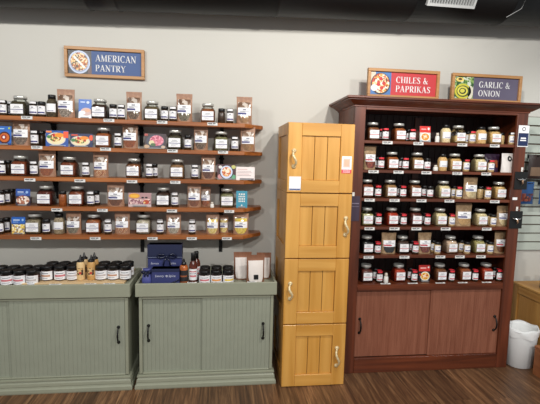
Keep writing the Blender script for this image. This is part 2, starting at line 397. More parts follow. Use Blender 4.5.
    ('h6', 'J', 1.781, 0.3, 0.114, 0.104, 'rust', 'rust brown', ''),
    ('h6', 'S', 1.85, 0.335, 0.051, 0.075, 'red', '', ''),
    ('h6', 'J', 1.956, 0.3, 0.116, 0.106, 'red', 'bright rust', ''),
    ('h6', 'S', 2.049, 0.275, 0.045, 0.049, 'plain', '', 'back'),
    ('h6', 'S', 2.04, 0.335, 0.052, 0.073, 'red', '', ''),
]
TAGS = [('w1', -1.243), ('w1', -0.737), ('w1', -0.396), ('w1', -0.064), ('w2', -1.189), ('w2', -0.761), ('w2', -0.329), ('w2', 0.009), ('w3', -1.239), ('w3', -0.928), ('w3', -0.595), ('w3', -0.31), ('w4', -1.078), ('w4', -0.789), ('w4', -0.333), ('w4', 0.057), ('w5', -1.215), ('w5', -0.839), ('w5', -0.464), ('w5', -0.199), ('w5', 0.043), ('h1', 1.109), ('h1', 1.329), ('h1', 1.648), ('h1', 1.89), ('h2', 1.022), ('h2', 1.199), ('h2', 1.4), ('h2', 1.627), ('h2', 1.843), ('h3', 1.004), ('h3', 1.182), ('h3', 1.377), ('h3', 1.583), ('h3', 1.925), ('h4', 1.014), ('h4', 1.193), ('h4', 1.353), ('h4', 1.57), ('h4', 1.881), ('h5', 1.018), ('h5', 1.278), ('h5', 1.545), ('h5', 1.692), ('h5', 1.853), ('h6', 1.152), ('h6', 1.354), ('h6', 1.56), ('h6', 1.731), ('h6', 1.917), ('t1', -1.006), ('t1', -0.8), ('t1', -0.687), ('t2', -0.179), ('t2', -0.014), ('t2', 0.205)]
SHELF_Z = {'w1': 1.736, 'w2': 1.548, 'w3': 1.348, 'w4': 1.152, 'w5': .960, 'h1': 1.642, 'h2': 1.445, 'h3': 1.251, 'h4': 1.054, 'h5': .853, 'h6': .647}
SHELF_NAME = {'w1': 'top wall shelf', 'w2': 'second wall shelf', 'w3': 'middle wall shelf', 'w4': 'fourth wall shelf', 'w5': 'lowest wall shelf',
 'h1': 'top hutch shelf', 'h2': 'second hutch shelf', 'h3': 'third hutch shelf', 'h4': 'fourth hutch shelf', 'h5': 'fifth hutch shelf', 'h6': 'bottom hutch shelf'}
ORD = 'nearest second third fourth fifth sixth seventh eighth ninth tenth eleventh twelfth thirteenth fourteenth'.split()
# ================================================================ camera
def camera():
    f, yaw, pit, rol, D = 404.8591, .1208, .1057, -.0243, 3.0271
    fw = Vector((math.sin(yaw)*math.cos(pit), math.cos(yaw)*math.cos(pit), -math.sin(pit)))
    r = Vector((math.cos(yaw), -math.sin(yaw), 0)); u = r.cross(fw)
    r2 = r*math.cos(rol)-u*math.sin(rol); u2 = r2.cross(fw)
    cd = bpy.data.cameras.new('camera'); cd.sensor_width = 36; cd.lens = 36*f/540; cd.clip_start = .05
    o = bpy.data.objects.new('camera', cd); COL.objects.link(o)
    M = Matrix(((r2.x, u2.x, -fw.x, 0), (r2.y, u2.y, -fw.y, -D), (r2.z, u2.z, -fw.z, 1.5), (0, 0, 0, 1)))
    o.matrix_world = M
    SC.camera = o
camera()
# ================================================================ room
def room():
    m, nt, b = _mat('painted plaster wall')
    tc = nt.nodes.new('ShaderNodeTexCoord'); n = nt.nodes.new('ShaderNodeTexNoise'); n.inputs['Scale'].default_value = 1.3; n.inputs['Detail'].default_value = 4
    mx = nt.nodes.new('ShaderNodeMix'); mx.data_type = 'RGBA'; mx.inputs[6].default_value = lin((192, 190, 182)); mx.inputs[7].default_value = lin((202, 200, 193))
    nt.links.new(tc.outputs['Object'], n.inputs['Vector']); nt.links.new(n.outputs['Fac'], mx.inputs[0]); nt.links.new(mx.outputs[2], b.inputs['Base Color'])
    n2 = nt.nodes.new('ShaderNodeTexNoise'); n2.inputs['Scale'].default_value = 60; bp = nt.nodes.new('ShaderNodeBump'); bp.inputs['Strength'].default_value = .08; bp.inputs['Distance'].default_value = .003
    nt.links.new(tc.outputs['Object'], n2.inputs['Vector']); nt.links.new(n2.outputs['Fac'], bp.inputs['Height']); nt.links.new(bp.outputs[0], b.inputs['Normal'])
    b.inputs['Roughness'].default_value = .7
    struct(MB().box((.6, .05, 1.6), (8.2, .1, 3.2), m).build('wall_back'))
    # vinyl plank floor, boards running away from the camera
    f, nt, b = _mat('dark wood plank floor')
    tc = nt.nodes.new('ShaderNodeTexCoord'); mp = nt.nodes.new('ShaderNodeMapping'); mp.inputs['Rotation'].default_value = (0, 0, PI/2)
    br = nt.nodes.new('ShaderNodeTexBrick'); br.inputs['Scale'].default_value = 1.0; br.offset = .37; br.inputs['Brick Width'].default_value = 1.2; br.inputs['Row Height'].default_value = .125
    br.inputs['Mortar Size'].default_value = .0018; br.inputs['Color1'].default_value = (0, 0, 0, 1); br.inputs['Color2'].default_value = (1, 1, 1, 1); br.inputs['Mortar'].default_value = (.0, .0, .0, 1)
    nt.links.new(tc.outputs['Object'], mp.inputs['Vector']); nt.links.new(mp.outputs[0], br.inputs['Vector'])
    mp2 = nt.nodes.new('ShaderNodeMapping'); mp2.inputs['Scale'].default_value = (42, 2.2, 1)
    ad = nt.nodes.new('ShaderNodeVectorMath'); ad.operation = 'MULTIPLY_ADD'; ad.inputs[1].default_value = (3, 3, 3)
    nt.links.new(br.outputs['Color'], ad.inputs[0]); nt.links.new(tc.outputs['Object'], ad.inputs[2]); nt.links.new(ad.outputs[0], mp2.inputs['Vector'])
    n = nt.nodes.new('ShaderNodeTexNoise'); n.inputs['Scale'].default_value = 1; n.inputs['Detail'].default_value = 8; n.inputs['Roughness'].default_value = .65; n.inputs['Distortion'].default_value = 1.2
    nt.links.new(mp2.outputs[0], n.inputs['Vector'])
    r = nt.nodes.new('ShaderNodeValToRGB'); r.color_ramp.elements[0].position = .3; r.color_ramp.elements[0].color = lin((64, 42, 26)); r.color_ramp.elements[1].position = .72; r.color_ramp.elements[1].color = lin((172, 130, 90))
    e = r.color_ramp.elements.new(.5); e.color = lin((112, 78, 52))
    nt.links.new(n.outputs['Fac'], r.inputs[0])
    mx = nt.nodes.new('ShaderNodeMix'); mx.data_type = 'RGBA'; mx.blend_type = 'MULTIPLY'; mx.inputs[0].default_value = 1
    r2 = nt.nodes.new('ShaderNodeValToRGB'); r2.color_ramp.elements[0].color = (.62, .62, .62, 1); r2.color_ramp.elements[1].color = (1.05, 1.05, 1.05, 1)
    nt.links.new(br.outputs['Color'], r2.inputs[0]); nt.links.new(r.outputs[0], mx.inputs[6]); nt.links.new(r2.outputs[0], mx.inputs[7]); nt.links.new(mx.outputs[2], b.inputs['Base Color'])
    b.inputs['Roughness'].default_value = .42
    bp = nt.nodes.new('ShaderNodeBump'); bp.inputs['Strength'].default_value = .25; bp.inputs['Distance'].default_value = .002
    nt.links.new(n.outputs['Fac'], bp.inputs['Height']); nt.links.new(bp.outputs[0], b.inputs['Normal'])
    struct(MB().box((.6, -2.5, -.05), (8.2, 5.2, .1), f).build('floor'))
    c = flat('dark painted ceiling', (38, 38, 40), .8)
    struct(MB().box((.6, -2.5, 3.25), (8.2, 5.2, .1), c).build('ceiling'))
room()
# ================================================================ serif lettering
def letter(ch):
    K, t = .16, .055
    L = []
    def ln(x0, y0, x1, y1, w): L.append(([(x0, y0), (x1, y1)], [w, w]))
    def sf(x, y, w=.26): ln(x-w/2, y, x+w/2, y, t)
    def arc(cx, cy, rx, ry, a0, a1, wf, n=14):
        P = []; W = []
        for i in range(n+1):
            a = math.radians(a0+(a1-a0)*i/n); P.append((cx+rx*math.cos(a), cy+ry*math.sin(a))); W.append(wf(a))
        L.append((P, W))
    side = lambda a: t+(K-t)*abs(math.cos(a))**1.5
    w = .8
    if ch == 'A': ln(.1, 0, .38, 1, t); ln(.38, 1, .68, 0, K); ln(.2, .33, .56, .33, t); sf(.1, .03); sf(.68, .03, .3); w = .82
    elif ch == 'M': ln(.13, 0, .13, 1, t); ln(.15, 1, .47, .05, K); ln(.47, .05, .8, 1, t); ln(.82, 0, .82, 1, K); sf(.13, .03); sf(.82, .03, .3); sf(.1, .97, .2); sf(.84, .97, .28); w = 1.0
    elif ch == 'E': ln(.18, 0, .18, 1, K); ln(.05, .97, .6, .97, t); ln(.05, .03, .62, .03, t); ln(.18, .5, .46, .5, t); ln(.6, 1, .6, .75, t); ln(.62, 0, .62, .27, t); ln(.46, .4, .46, .6, t); w = .72
    elif ch == 'L': ln(.18, 0, .18, 1, K); sf(.18, .97, .32); ln(.05, .03, .6, .03, t); ln(.6, 0, .6, .3, t); w = .68
    elif ch == 'I': ln(.17, 0, .17, 1, K); sf(.17, .03, .34); sf(.17, .97, .34); w = .38
    elif ch in 'RP':
        ln(.18, 0, .18, 1, K); sf(.18, .03, .32); ln(.05, .97, .34, .97, t); ln(.18, .48, .34, .48, t); arc(.34, .725, .25, .245, -90, 90, side); w = .7
        if ch == 'R': ln(.36, .48, .66, .03, K); sf(.68, .03, .2); w = .78
    elif ch == 'C': arc(.42, .5, .33, .47, 48, 312, side); ln(.66, .98, .66, .7, t); w = .78
    elif ch == 'G': arc(.42, .5, .33, .47, 48, 300, side); ln(.66, .98, .66, .72, t); ln(.64, .42, .64, .05, K*.9); sf(.64, .42, .28); w = .84
    elif ch == 'O': arc(.43, .5, .32, .47, 0, 360, side, 22); w = .86
    elif ch == 'N': ln(.14, 0, .14, 1, t); ln(.14, .98, .7, .02, K); ln(.7, 0, .7, 1, t); sf(.14, .03); sf(.7, .97); sf(.08, .97, .18); w = .86
    elif ch == 'T': ln(.36, 0, .36, 1, K); ln(.03, .97, .69, .97, t); ln(.03, 1, .03, .74, t); ln(.69, 1, .69, .74, t); sf(.36, .03, .32); w = .72
    elif ch == 'Y': ln(.1, 1, .37, .45, K); ln(.66, 1, .38, .45, t); ln(.38, .48, .38, 0, K); sf(.38, .03, .32); sf(.1, .97, .28); sf(.66, .97, .24); w = .76
    elif ch == 'H': ln(.17, 0, .17, 1, K); ln(.68, 0, .68, 1, K); ln(.17, .5, .68, .5, t); [sf(x, y, .32) for x in (.17, .68) for y in (.03, .97)]; w = .88
    elif ch == 'K': ln(.17, 0, .17, 1, K); ln(.18, .42, .62, .97, t); ln(.32, .58, .66, .03, K); sf(.17, .03, .32); sf(.17, .97, .32); sf(.68, .03, .24); sf(.62, .97, .24); w = .8
    elif ch == 'S':
        P = [(.52, .78), (.44, .94), (.3, .97), (.15, .9), (.12, .75), (.2, .61), (.33, .52), (.46, .4), (.52, .25), (.46, .09), (.32, .03), (.16, .07), (.1, .24)]
        W = [t, t, t*1.2, .1, .13, K, K, K, .13, .1, t*1.2, t, t]; L.append((P, W)); ln(.54, .98, .54, .74, t); ln(.09, .02, .09, .28, t); w = .64
    elif ch == '&':
        P = [(.74, .5), (.62, .24), (.44, .05), (.24, .03), (.1, .18), (.13, .38), (.3, .52), (.44, .66), (.47, .82), (.38, .96), (.26, .94), (.22, .8), (.28, .62), (.5, .3), (.7, .05), (.84, .05)]
        W = [t, t, t, .09, K*.9, .12, t, t, .08, t, .08, .12, .13, K, K, t]; L.append((P, W)); ln(.62, .5, .84, .5, t); w = .9
    elif ch == ' ': w = .36
    return L, w
def write(mb, text, x, z, h, y, mat, width=None):
    """serif capitals standing in the xz plane; returns nothing"""
    tot = sum(letter(c)[1] for c in text)+.04*len(text)
    sx = (width/tot) if width else h
    for ch in text:
        L, w = letter(ch)
        for P, W in L:
            vs = []
            for i, p in enumerate(P):
                a = P[max(i-1, 0)]; b = P[min(i+1, len(P)-1)]
                dx, dz = b[0]-a[0], b[1]-a[1]; l = math.hypot(dx, dz) or 1
                nx, nz = -dz/l*W[i]/2, dx/l*W[i]/2
                vs += [(x+(p[0]+nx)*sx, y, z+(p[1]+nz)*h), (x+(p[0]-nx)*sx, y, z+(p[1]-nz)*h)]
            n = len(P); ns = len(vs)
            back = [(a, y+.0008, c) for a, _, c in vs]
            fs = [(2*i, 2*i+1, 2*i+3, 2*i+2) for i in range(n-1)]
            fs += [(2*i, 2*i+2, ns+2*i+2, ns+2*i) for i in range(n-1)]+[(2*i+1, ns+2*i+1, ns+2*i+3, 2*i+3) for i in range(n-1)]
            mb.add(vs+back, fs, mat)
        x += (w+.04)*sx
# ================================================================ printed pictures (cards, signs)
def disc(mb, cx, cz, rx, rz, y, mat, n=20, rot=0.0):
    pts = []
    for i in range(n):
        a = 2*PI*i/n; px, pz = rx*math.cos(a), rz*math.sin(a)
        pts.append((cx+px*math.cos(rot)-pz*math.sin(rot), y, cz+px*math.sin(rot)+pz*math.cos(rot)))
    mb.poly(pts, mat)
INK = {}
def ink(rgb):
    k = 'ink %d %d %d' % rgb
    return flat(k, rgb, .4)
MIX = {
 'mixfood': [(196, 120, 50), (230, 190, 120), (150, 60, 30), (240, 225, 190), (90, 70, 40)],
 'salad': [(180, 60, 40), (90, 120, 50), (230, 200, 120), (130, 40, 50), (240, 220, 170)],
 'chilifood': [(190, 60, 30), (226, 150, 60), (236, 200, 150), (120, 50, 26), (240, 230, 210)],
 'stewfood': [(206, 110, 40), (226, 170, 110), (180, 70, 30), (240, 220, 190)],
 'pinkfood': [(206, 110, 130), (226, 150, 165), (180, 80, 105)],
 'berryfood': [(206, 170, 170), (150, 100, 110), (230, 200, 190), (110, 60, 80)],
 'mushroom': [(236, 220, 205), (180, 120, 90), (130, 60, 50), (246, 240, 230)],
 'yellowmix': [(232, 200, 90), (246, 236, 200), (150, 130, 110), (200, 150, 60), (240, 240, 235)],
 'darkplate': [(40, 34, 34), (60, 50, 48), (28, 26, 28)],
 'onionfood': [(206, 196, 50), (226, 216, 90), (170, 160, 40)],
 'leafy': [(70, 110, 50), (40, 80, 40), (130, 160, 90), (200, 210, 190)],
}
def mixmat(k, sc=90): return speckle('printed '+k, MIX[k], sc, .4)
# picture element lists in unit card coordinates: ('r',x0,z0,x1,z1,mat) or ('d',cx,cz,rx,rz,mat)
PICS = {
 'iced': ((62, 110, 190), [('r', 0, .0, 1, .3, (232, 232, 236)), ('d', .6, .36, .44, .2, (206, 176, 170)), ('d', .7, .42, .2, .08, (222, 170, 140)), ('d', .28, .3, .26, .1, (240, 240, 244)), ('d', .72, .84, .12, .07, (200, 215, 235)), ('r', .14, .82, .5, .88, (190, 210, 240))], 'blue recipe card with a white iced dish'),
 'donut': ((45, 105, 190), [('d', .5, .4, .44, .32, (70, 26, 22)), ('d', .5, .4, .36, .24, (200, 100, 30)), ('d', .46, .42, .2, .14, (150, 40, 30)), ('d', .46, .42, .09, .07, (240, 235, 235)), ('d', .85, .9, .08, .06, (170, 190, 80)), ('r', .0, .0, 1, .1, (30, 60, 120)), ('r', .1, .84, .5, .89, (170, 205, 240))], 'blue recipe card with a dark red bowl'),
 'taco': ((44, 84, 160), [('d', .45, .48, .43, .4, (222, 214, 200)), ('d', .45, .48, .37, .33, (238, 226, 180)), ('d', .42, .56, .26, .26, 'salad'), ('d', .6, .72, .22, .14, (240, 150, 40)), ('r', .78, .55, 1, .95, (240, 90, 50)), ('d', .15, .6, .1, .1, (70, 130, 70)), ('d', .36, .7, .05, .12, (200, 40, 50)), ('r', .02, .86, .26, .97, (235, 140, 70)), ('r', .3, .05, .9, .1, (150, 180, 225))], 'blue recipe card with a taco plate'),
 'tacodark': ((26, 40, 84), [('d', .45, .44, .43, .38, (216, 208, 196)), ('d', .45, .44, .37, .31, (236, 222, 180)), ('d', .45, .5, .26, .24, 'salad'), ('d', .62, .68, .2, .13, (240, 140, 40)), ('d', .93, .7, .09, .2, (240, 90, 50)), ('d', .14, .5, .1, .12, (70, 130, 80)), ('d', .36, .66, .05, .12, (200, 40, 50)), ('r', .06, .82, .34, .93, (210, 80, 50))], 'dark blue recipe card with a taco plate'),
 'pink': ((52, 34, 40), [('d', .5, .5, .42, .44, (62, 66, 84)), ('d', .56, .55, .32, .34, 'pinkfood'), ('d', .33, .4, .13, .16, (215, 205, 160)), ('d', .4, .28, .12, .1, (70, 100, 60)), ('d', .1, .15, .14, .12, (190, 160, 130)), ('r', .0, .84, .16, .98, (170, 70, 60)), ('d', .86, .14, .1, .1, (190, 170, 150))], 'dark recipe card with pink sliced ham'),
 'stew': ((70, 30, 36), [('r', 0, 0, 1, .12, (120, 116, 112)), ('d', .17, .2, .14, .16, (200, 140, 140)), ('d', .88, .84, .12, .12, (190, 190, 110)), ('d', .88, .2, .12, .14, (90, 160, 120)), ('d', .5, .5, .38, .46, (30, 30, 44)), ('d', .5, .5, .33, .42, (200, 214, 240)), ('d', .5, .52, .25, .32, 'stewfood'), ('d', .55, .55, .12, .12, (240, 226, 206)), ('d', .17, .82, .1, .1, (220, 220, 215))], 'dark recipe card with a white plate of stew'),
 'textcard': ((236, 226, 224), [('r', .06, .8, .6, .84, (200, 150, 150)), ('r', .06, .66, .8, .69, (170, 150, 152)), ('r', .06, .55, .86, .58, (170, 150, 152)), ('r', .06, .44, .7, .47, (200, 150, 150)), ('r', .06, .33, .8, .36, (170, 150, 152)), ('r', .2, .0, .95, .14, (110, 100, 104))], 'white text card'),
 'bluefood': ((44, 82, 162), [('r', 0, 0, 1, .58, (60, 50, 60)), ('d', .5, .32, .46, .28, 'mushroom'), ('r', .12, .78, .55, .84, (200, 215, 240)), ('d', .78, .8, .1, .08, (150, 185, 235)), ('r', .12, .68, .7, .71, (150, 180, 225))], 'blue recipe card with a mushroom photo'),
 'bluemix': ((38, 98, 186), [('r', 0, 0, 1, .6, (70, 70, 76)), ('r', .03, .02, .97, .56, 'yellowmix'), ('r', .12, .78, .6, .84, (200, 220, 245)), ('r', .12, .68, .5, .71, (160, 195, 235)), ('d', .82, .82, .08, .07, (150, 190, 235))], 'blue recipe card with a yellow snack mix photo'),
 'berries': ((176, 138, 140), [('r', .0, .0, 1, .16, (196, 180, 180)), ('r', .04, .18, .96, .56, 'berryfood'), ('d', .26, .78, .24, .18, (226, 160, 50)), ('r', .1, .72, .42, .82, (240, 190, 60)), ('d', .62, .66, .06, .06, (20, 20, 24)), ('d', .78, .66, .06, .06, (20, 20, 24)), ('d', .78, .34, .13, .16, (180, 70, 40)), ('d', .7, .3, .05, .07, (226, 190, 120))], 'pink recipe card with an orange heading'),
 'teal': ((52, 142, 168), [], 'teal card with white capitals'),
 'chili': ((216, 212, 200), [('r', 0, .6, 1, 1, (214, 50, 44)), ('r', .14, .78, .6, .84, (240, 190, 185)), ('d', .82, .84, .1, .08, (240, 235, 230)), ('r', 0, 0, 1, .12, (150, 170, 180)), ('d', .5, .33, .44, .28, (240, 240, 236)), ('d', .5, .33, .37, .22, (226, 150, 40)), ('d', .5, .33, .26, .15, 'chilifood')], 'red topped recipe card with a chilli bowl'),
 'chiliblack': ((24, 22, 24), [('r', 0, .62, 1, 1, (196, 44, 38)), ('r', .14, .78, .66, .86, (240, 180, 175)), ('d', .86, .86, .08, .06, (230, 220, 215)), ('d', .55, .32, .42, .28, (236, 232, 220)), ('d', .55, .32, .36, .22, (232, 180, 50)), ('d', .55, .32, .27, .16, 'chilifood'), ('d', .12, .42, .1, .08, (190, 50, 40))], 'black recipe card with red heading and chilli bowl'),
}
def picture(mb, key, w, h, y, x0=None, z0=0.0):
    base, els, _ = PICS[key]
    x0 = -w/2 if x0 is None else x0
    Y = y
    for e in els:
        Y -= .0003
        m = mixmat(e[-1]) if isinstance(e[-1], str) else ink(e[-1])
        if e[0] == 'r': mb.poly([(x0+w*e[1], Y, z0+h*e[2]), (x0+w*e[3], Y, z0+h*e[2]), (x0+w*e[3], Y, z0+h*e[4]), (x0+w*e[1], Y, z0+h*e[4])], m)
        else:
            cx, cz, rx, rz = e[1:5]
            pts = []
            for i in range(22):
                a = 2*PI*i/22; pts.append((x0+w*min(1, max(0, cx+rx*math.cos(a))), Y, z0+h*min(1, max(0, cz+rz*math.sin(a)))))
            mb.poly(pts, m)
# ================================================================ goods: meshes shared between copies
CACHE = {}
def cached(key, fn):
    if key not in CACHE: CACHE[key] = fn()
    return CACHE[key]
def strips(mb, w, z0, z1, y, band, lines=2, bandz=.28, curve=None):
    """band and print on a label that spans z0..z1; y is the surface just outside the label (front is -y)"""
    H = z1-z0
    def rect(xa, xb, za, zb, m):
        if curve is None: mb.poly([(xa, y, za), (xb, y, za), (xb, y, zb), (xa, y, zb)], m)
        else:
            r = curve; n = 8
            A = [(xa+(xb-xa)*i/n) for i in range(n+1)]
            vs = [(r*math.sin(x/r), -r*math.cos(x/r), za) for x in A]+[(r*math.sin(x/r), -r*math.cos(x/r), zb) for x in A]
            mb.add(vs, [(i, i+1, n+2+i, n+1+i) for i in range(n)], m, True)
    rect(-w/2, w*.34 if curve is None else w/2, z0+H*(bandz-.08), z0+H*(bandz+.08), band)
    rect(-w*.12, w*.12, z0+H*.74, z0+H*.86, PRINT)
    for i in range(lines): rect(-w*.3, w*.3, z0+H*(.62-.12*i), z0+H*(.65-.12*i), PRINT)
    rect(-w*.3, w*.1, z0+H*.1, z0+H*.13, PRINT)
def jar_glass(w, h):
    a = w/2
    return MB().loft([(.0, a*.86, a*.86, 5), (.004, a*.97, a*.97, 6), (h*.06, a, a, 6), (h*.56, a, a, 6), (h*.66, a*.96, a*.96, 4.5), (h*.74, a*.84, a*.84, 3), (h*.80, a*.72, a*.72, 2), (h*.90, a*.70, a*.70, 2)], GLASS, 32, True, False).mesh('jar_glass')
def jar_fill(w, h, k, lvl):
    a = w/2-.0035
    R = [(.005, a*.9, a*.9, 6), (h*.06, a, a, 6), (min(lvl, .56)*h, a, a, 6)]
    if lvl > .6: R += [(h*.65, a*.94, a*.94, 4.5)]
    if lvl > .7: R += [(h*.72, a*.84, a*.84, 3)]
    return MB().loft(R, food(k), 32).mesh('contents')
def jar_lid(w, h):
    a = w/2
    return MB().loft([(h*.86, a*.80, a*.80, 2), (h*.865, a*.82, a*.82, 2), (h*.97, a*.82, a*.82, 2), (h*.985, a*.80, a*.80, 2), (h, a*.76, a*.76, 2)], SILVER, 28).mesh('lid')
def jar_label(w, h, band):
    mb = MB(); lw = w*(.78 if w > .09 else .72); z0, z1 = h*.13, h*.58; y = -w/2-.0006
    mb.box((0, y, (z0+z1)/2), (lw, .0008, z1-z0), PAPER)
    H = z1-z0; y2 = y-.0007
    for a, b, c, d, m in ((-.5*lw, .5*lw, .40, .47, band), (-.28*lw, .28*lw, .60, .64, PRINT), (-.2*lw, .2*lw, .72, .8, flat('grey logo print', (170, 172, 180))), (-.3*lw, .3*lw, .26, .29, PRINT), (-.3*lw, .1*lw, .14, .17, PRINT)):
        mb.poly([(a, y2, z0+H*c), (b, y2, z0+H*c), (b, y2, z0+H*d), (a, y2, z0+H*d)], m)
    return mb.mesh('label')
def make_jar(loc, k, zone, rz, label, group):
    w, h = (.100, .133) if zone == 'w' else (.088, .123)
    band = PURPLE if zone == 'w' else REDB
    lvl = .42 if k == 'tanhalf' else (.73 if k not in ('black', 'paleolive') else .66)
    t = thing('spice_jar', label, 'jar', loc, rz, group)
    link('jar_glass', cached(('jg', zone), lambda: jar_glass(w, h)), t)
    link('contents', cached(('jf', zone, k), lambda: jar_fill(w, h, k, lvl)), t)
    link('lid', cached(('jl', zone), lambda: jar_lid(w, h)), t)
    link('label', cached(('jb', zone, band.name), lambda: jar_label(w, h, band)), t)
    return t
def bottle_body(r, h, fill):
    return MB().loft([(0, r*.85, r*.85, 2), (.003, r, r, 2), (h*.70, r, r, 2), (h*.77, r*.86, r*.86, 2), (h*.8, r*.8, r*.8, 2)], fill, 20).mesh('bottle')
def bottle_lid(r, h):
    mb = MB().loft([(h*.79, r*.9, r*.9, 2), (h*.80, r*.95, r*.95, 2), (h*.985, r*.95, r*.95, 2), (h, r*.88, r*.88, 2)], BLACKP, 20)
    return mb.mesh('lid')
def bottle_label(r, h, band):
    mb = MB(); R = r+.0006; n = 12; z0, z1 = h*.18, h*.71
    A = [-1.25+2.5*i/n for i in range(n+1)]
    vs = [(R*math.sin(a), -R*math.cos(a), z0) for a in A]+[(R*math.sin(a), -R*math.cos(a), z1) for a in A]
    mb.add(vs, [(i, i+1, n+2+i, n+1+i) for i in range(n)], PAPER, True)
    strips(mb, R*2.0, z0, z1, 0, band, 1, .2, R+.0005)
    return mb.mesh('label')
def lid_sticker(r, h, m):
    mb = MB(); R = r*.95+.0006; n = 8; z0, z1 = h*.84, h*.975
    A = [-.95+1.9*i/n for i in range(n+1)]
    vs = [(R*math.sin(a), -R*math.cos(a), z0) for a in A]+[(R*math.sin(a), -R*math.cos(a), z1) for a in A]
    mb.add(vs, [(i, i+1, n+2+i, n+1+i) for i in range(n)], m, True)
    vs = [(0, 0, h+.0006)]+[(r*.8*math.cos(2*PI*i/16), r*.8*math.sin(2*PI*i/16), h+.0006) for i in range(16)]
    mb.add(vs, [(0, 1+i, 1+(i+1) % 16) for i in range(16)], m)
    vs = [(r*.4*math.sin(a), -r*.82, 0) for a in ()]
    return mb.mesh('sticker')
AMBER = speckle('dark spice in bottle', [(52, 38, 26), (70, 50, 34), (38, 28, 20)], 260, .3)
PALEF = speckle('pale spice in bottle', [(196, 166, 116), (182, 150, 100), (208, 180, 132)], 260, .3)
RUSTF = speckle('rust spice in bottle', [(142, 76, 34), (126, 64, 28), (158, 90, 44)], 260, .3)
def make_bottle(loc, kind, zone, rz, label, group, pale=False):
    r, h = (.0245, .1) if zone == 'w' else (.0225, .086)
    fill = RUSTF if kind == 'rust' else (PALEF if pale else AMBER)
    band = PURPLE if (zone == 'w' or pale) else REDB
    t = thing('spice_bottle', label, 'bottle', loc, rz, group)
    link('bottle', cached(('bb', zone, fill.name), lambda: bottle_body(r, h, fill)), t)
    link('lid', cached(('bl', zone), lambda: bottle_lid(r, h)), t)
    if kind not in ('bare', 'rust'): link('label', cached(('bn', zone, band.name), lambda: bottle_label(r, h, band)), t)
    if kind == 'red': link('sticker', cached(('bs', zone, 'r'), lambda: lid_sticker(r, h, REDS)), t)
    if kind == 'white': link('sticker', cached(('bs', zone, 'w'), lambda: lid_sticker(r, h, PAPER)), t)
    return t
def make_big_bottle(loc, w, h, k, rz, label, group):
    t = thing('shaker_bottle', label, 'bottle', loc, rz, group); r = w/2
    MB().loft([(0, r*.88, r*.88, 3), (.004, r, r, 3), (h*.66, r, r, 3), (h*.76, r*.86, r*.86, 2.4), (h*.82, r*.7, r*.7, 2)], food(k), 24).build('bottle', t)
    MB().loft([(h*.82, r*.78, r*.78, 2), (h*.99, r*.78, r*.78, 2), (h, r*.72, r*.72, 2)], BLACKP, 20).build('lid', t)
    mb = MB(); R = r+.0008; n = 12; z0, z1 = h*.24, h*.6
    vs = []
    for z in (z0, z1):
        for i in range(n+1):
            a = -1.0+2.0*i/n; c, q = math.sin(a), -math.cos(a); kx = (abs(c)**3+abs(q)**3)**(-1/3.0); vs.append((R*c*kx, R*q*kx, z))
    mb.add(vs, [(i, i+1, n+2+i, n+1+i) for i in range(n)], PAPER, True)
    mb.poly([(-r*.6, -R-.001, z0+.006), (r*.6, -R-.001, z0+.006), (r*.6, -R-.001, z0+.009), (-r*.6, -R-.001, z0+.009)], PURPLE)
    mb.build('label', t)
    return t
def bag_surf(w, h, d, u, v):
    """front surface of a stand-up pouch: u across -1..1, v up 0..1 -> point; flat seal at top, belly below"""
    belly = max(0.0, 1-(v/.86)**2.2) if v < .86 else 0.0
    wx = w/2*(1-.05*math.sin(PI*min(1, v*1.05)))
    y = .0025+belly*d/2*max(0, (1-abs(u)**2.6))**.7
    return (u*wx, -y, v*h)
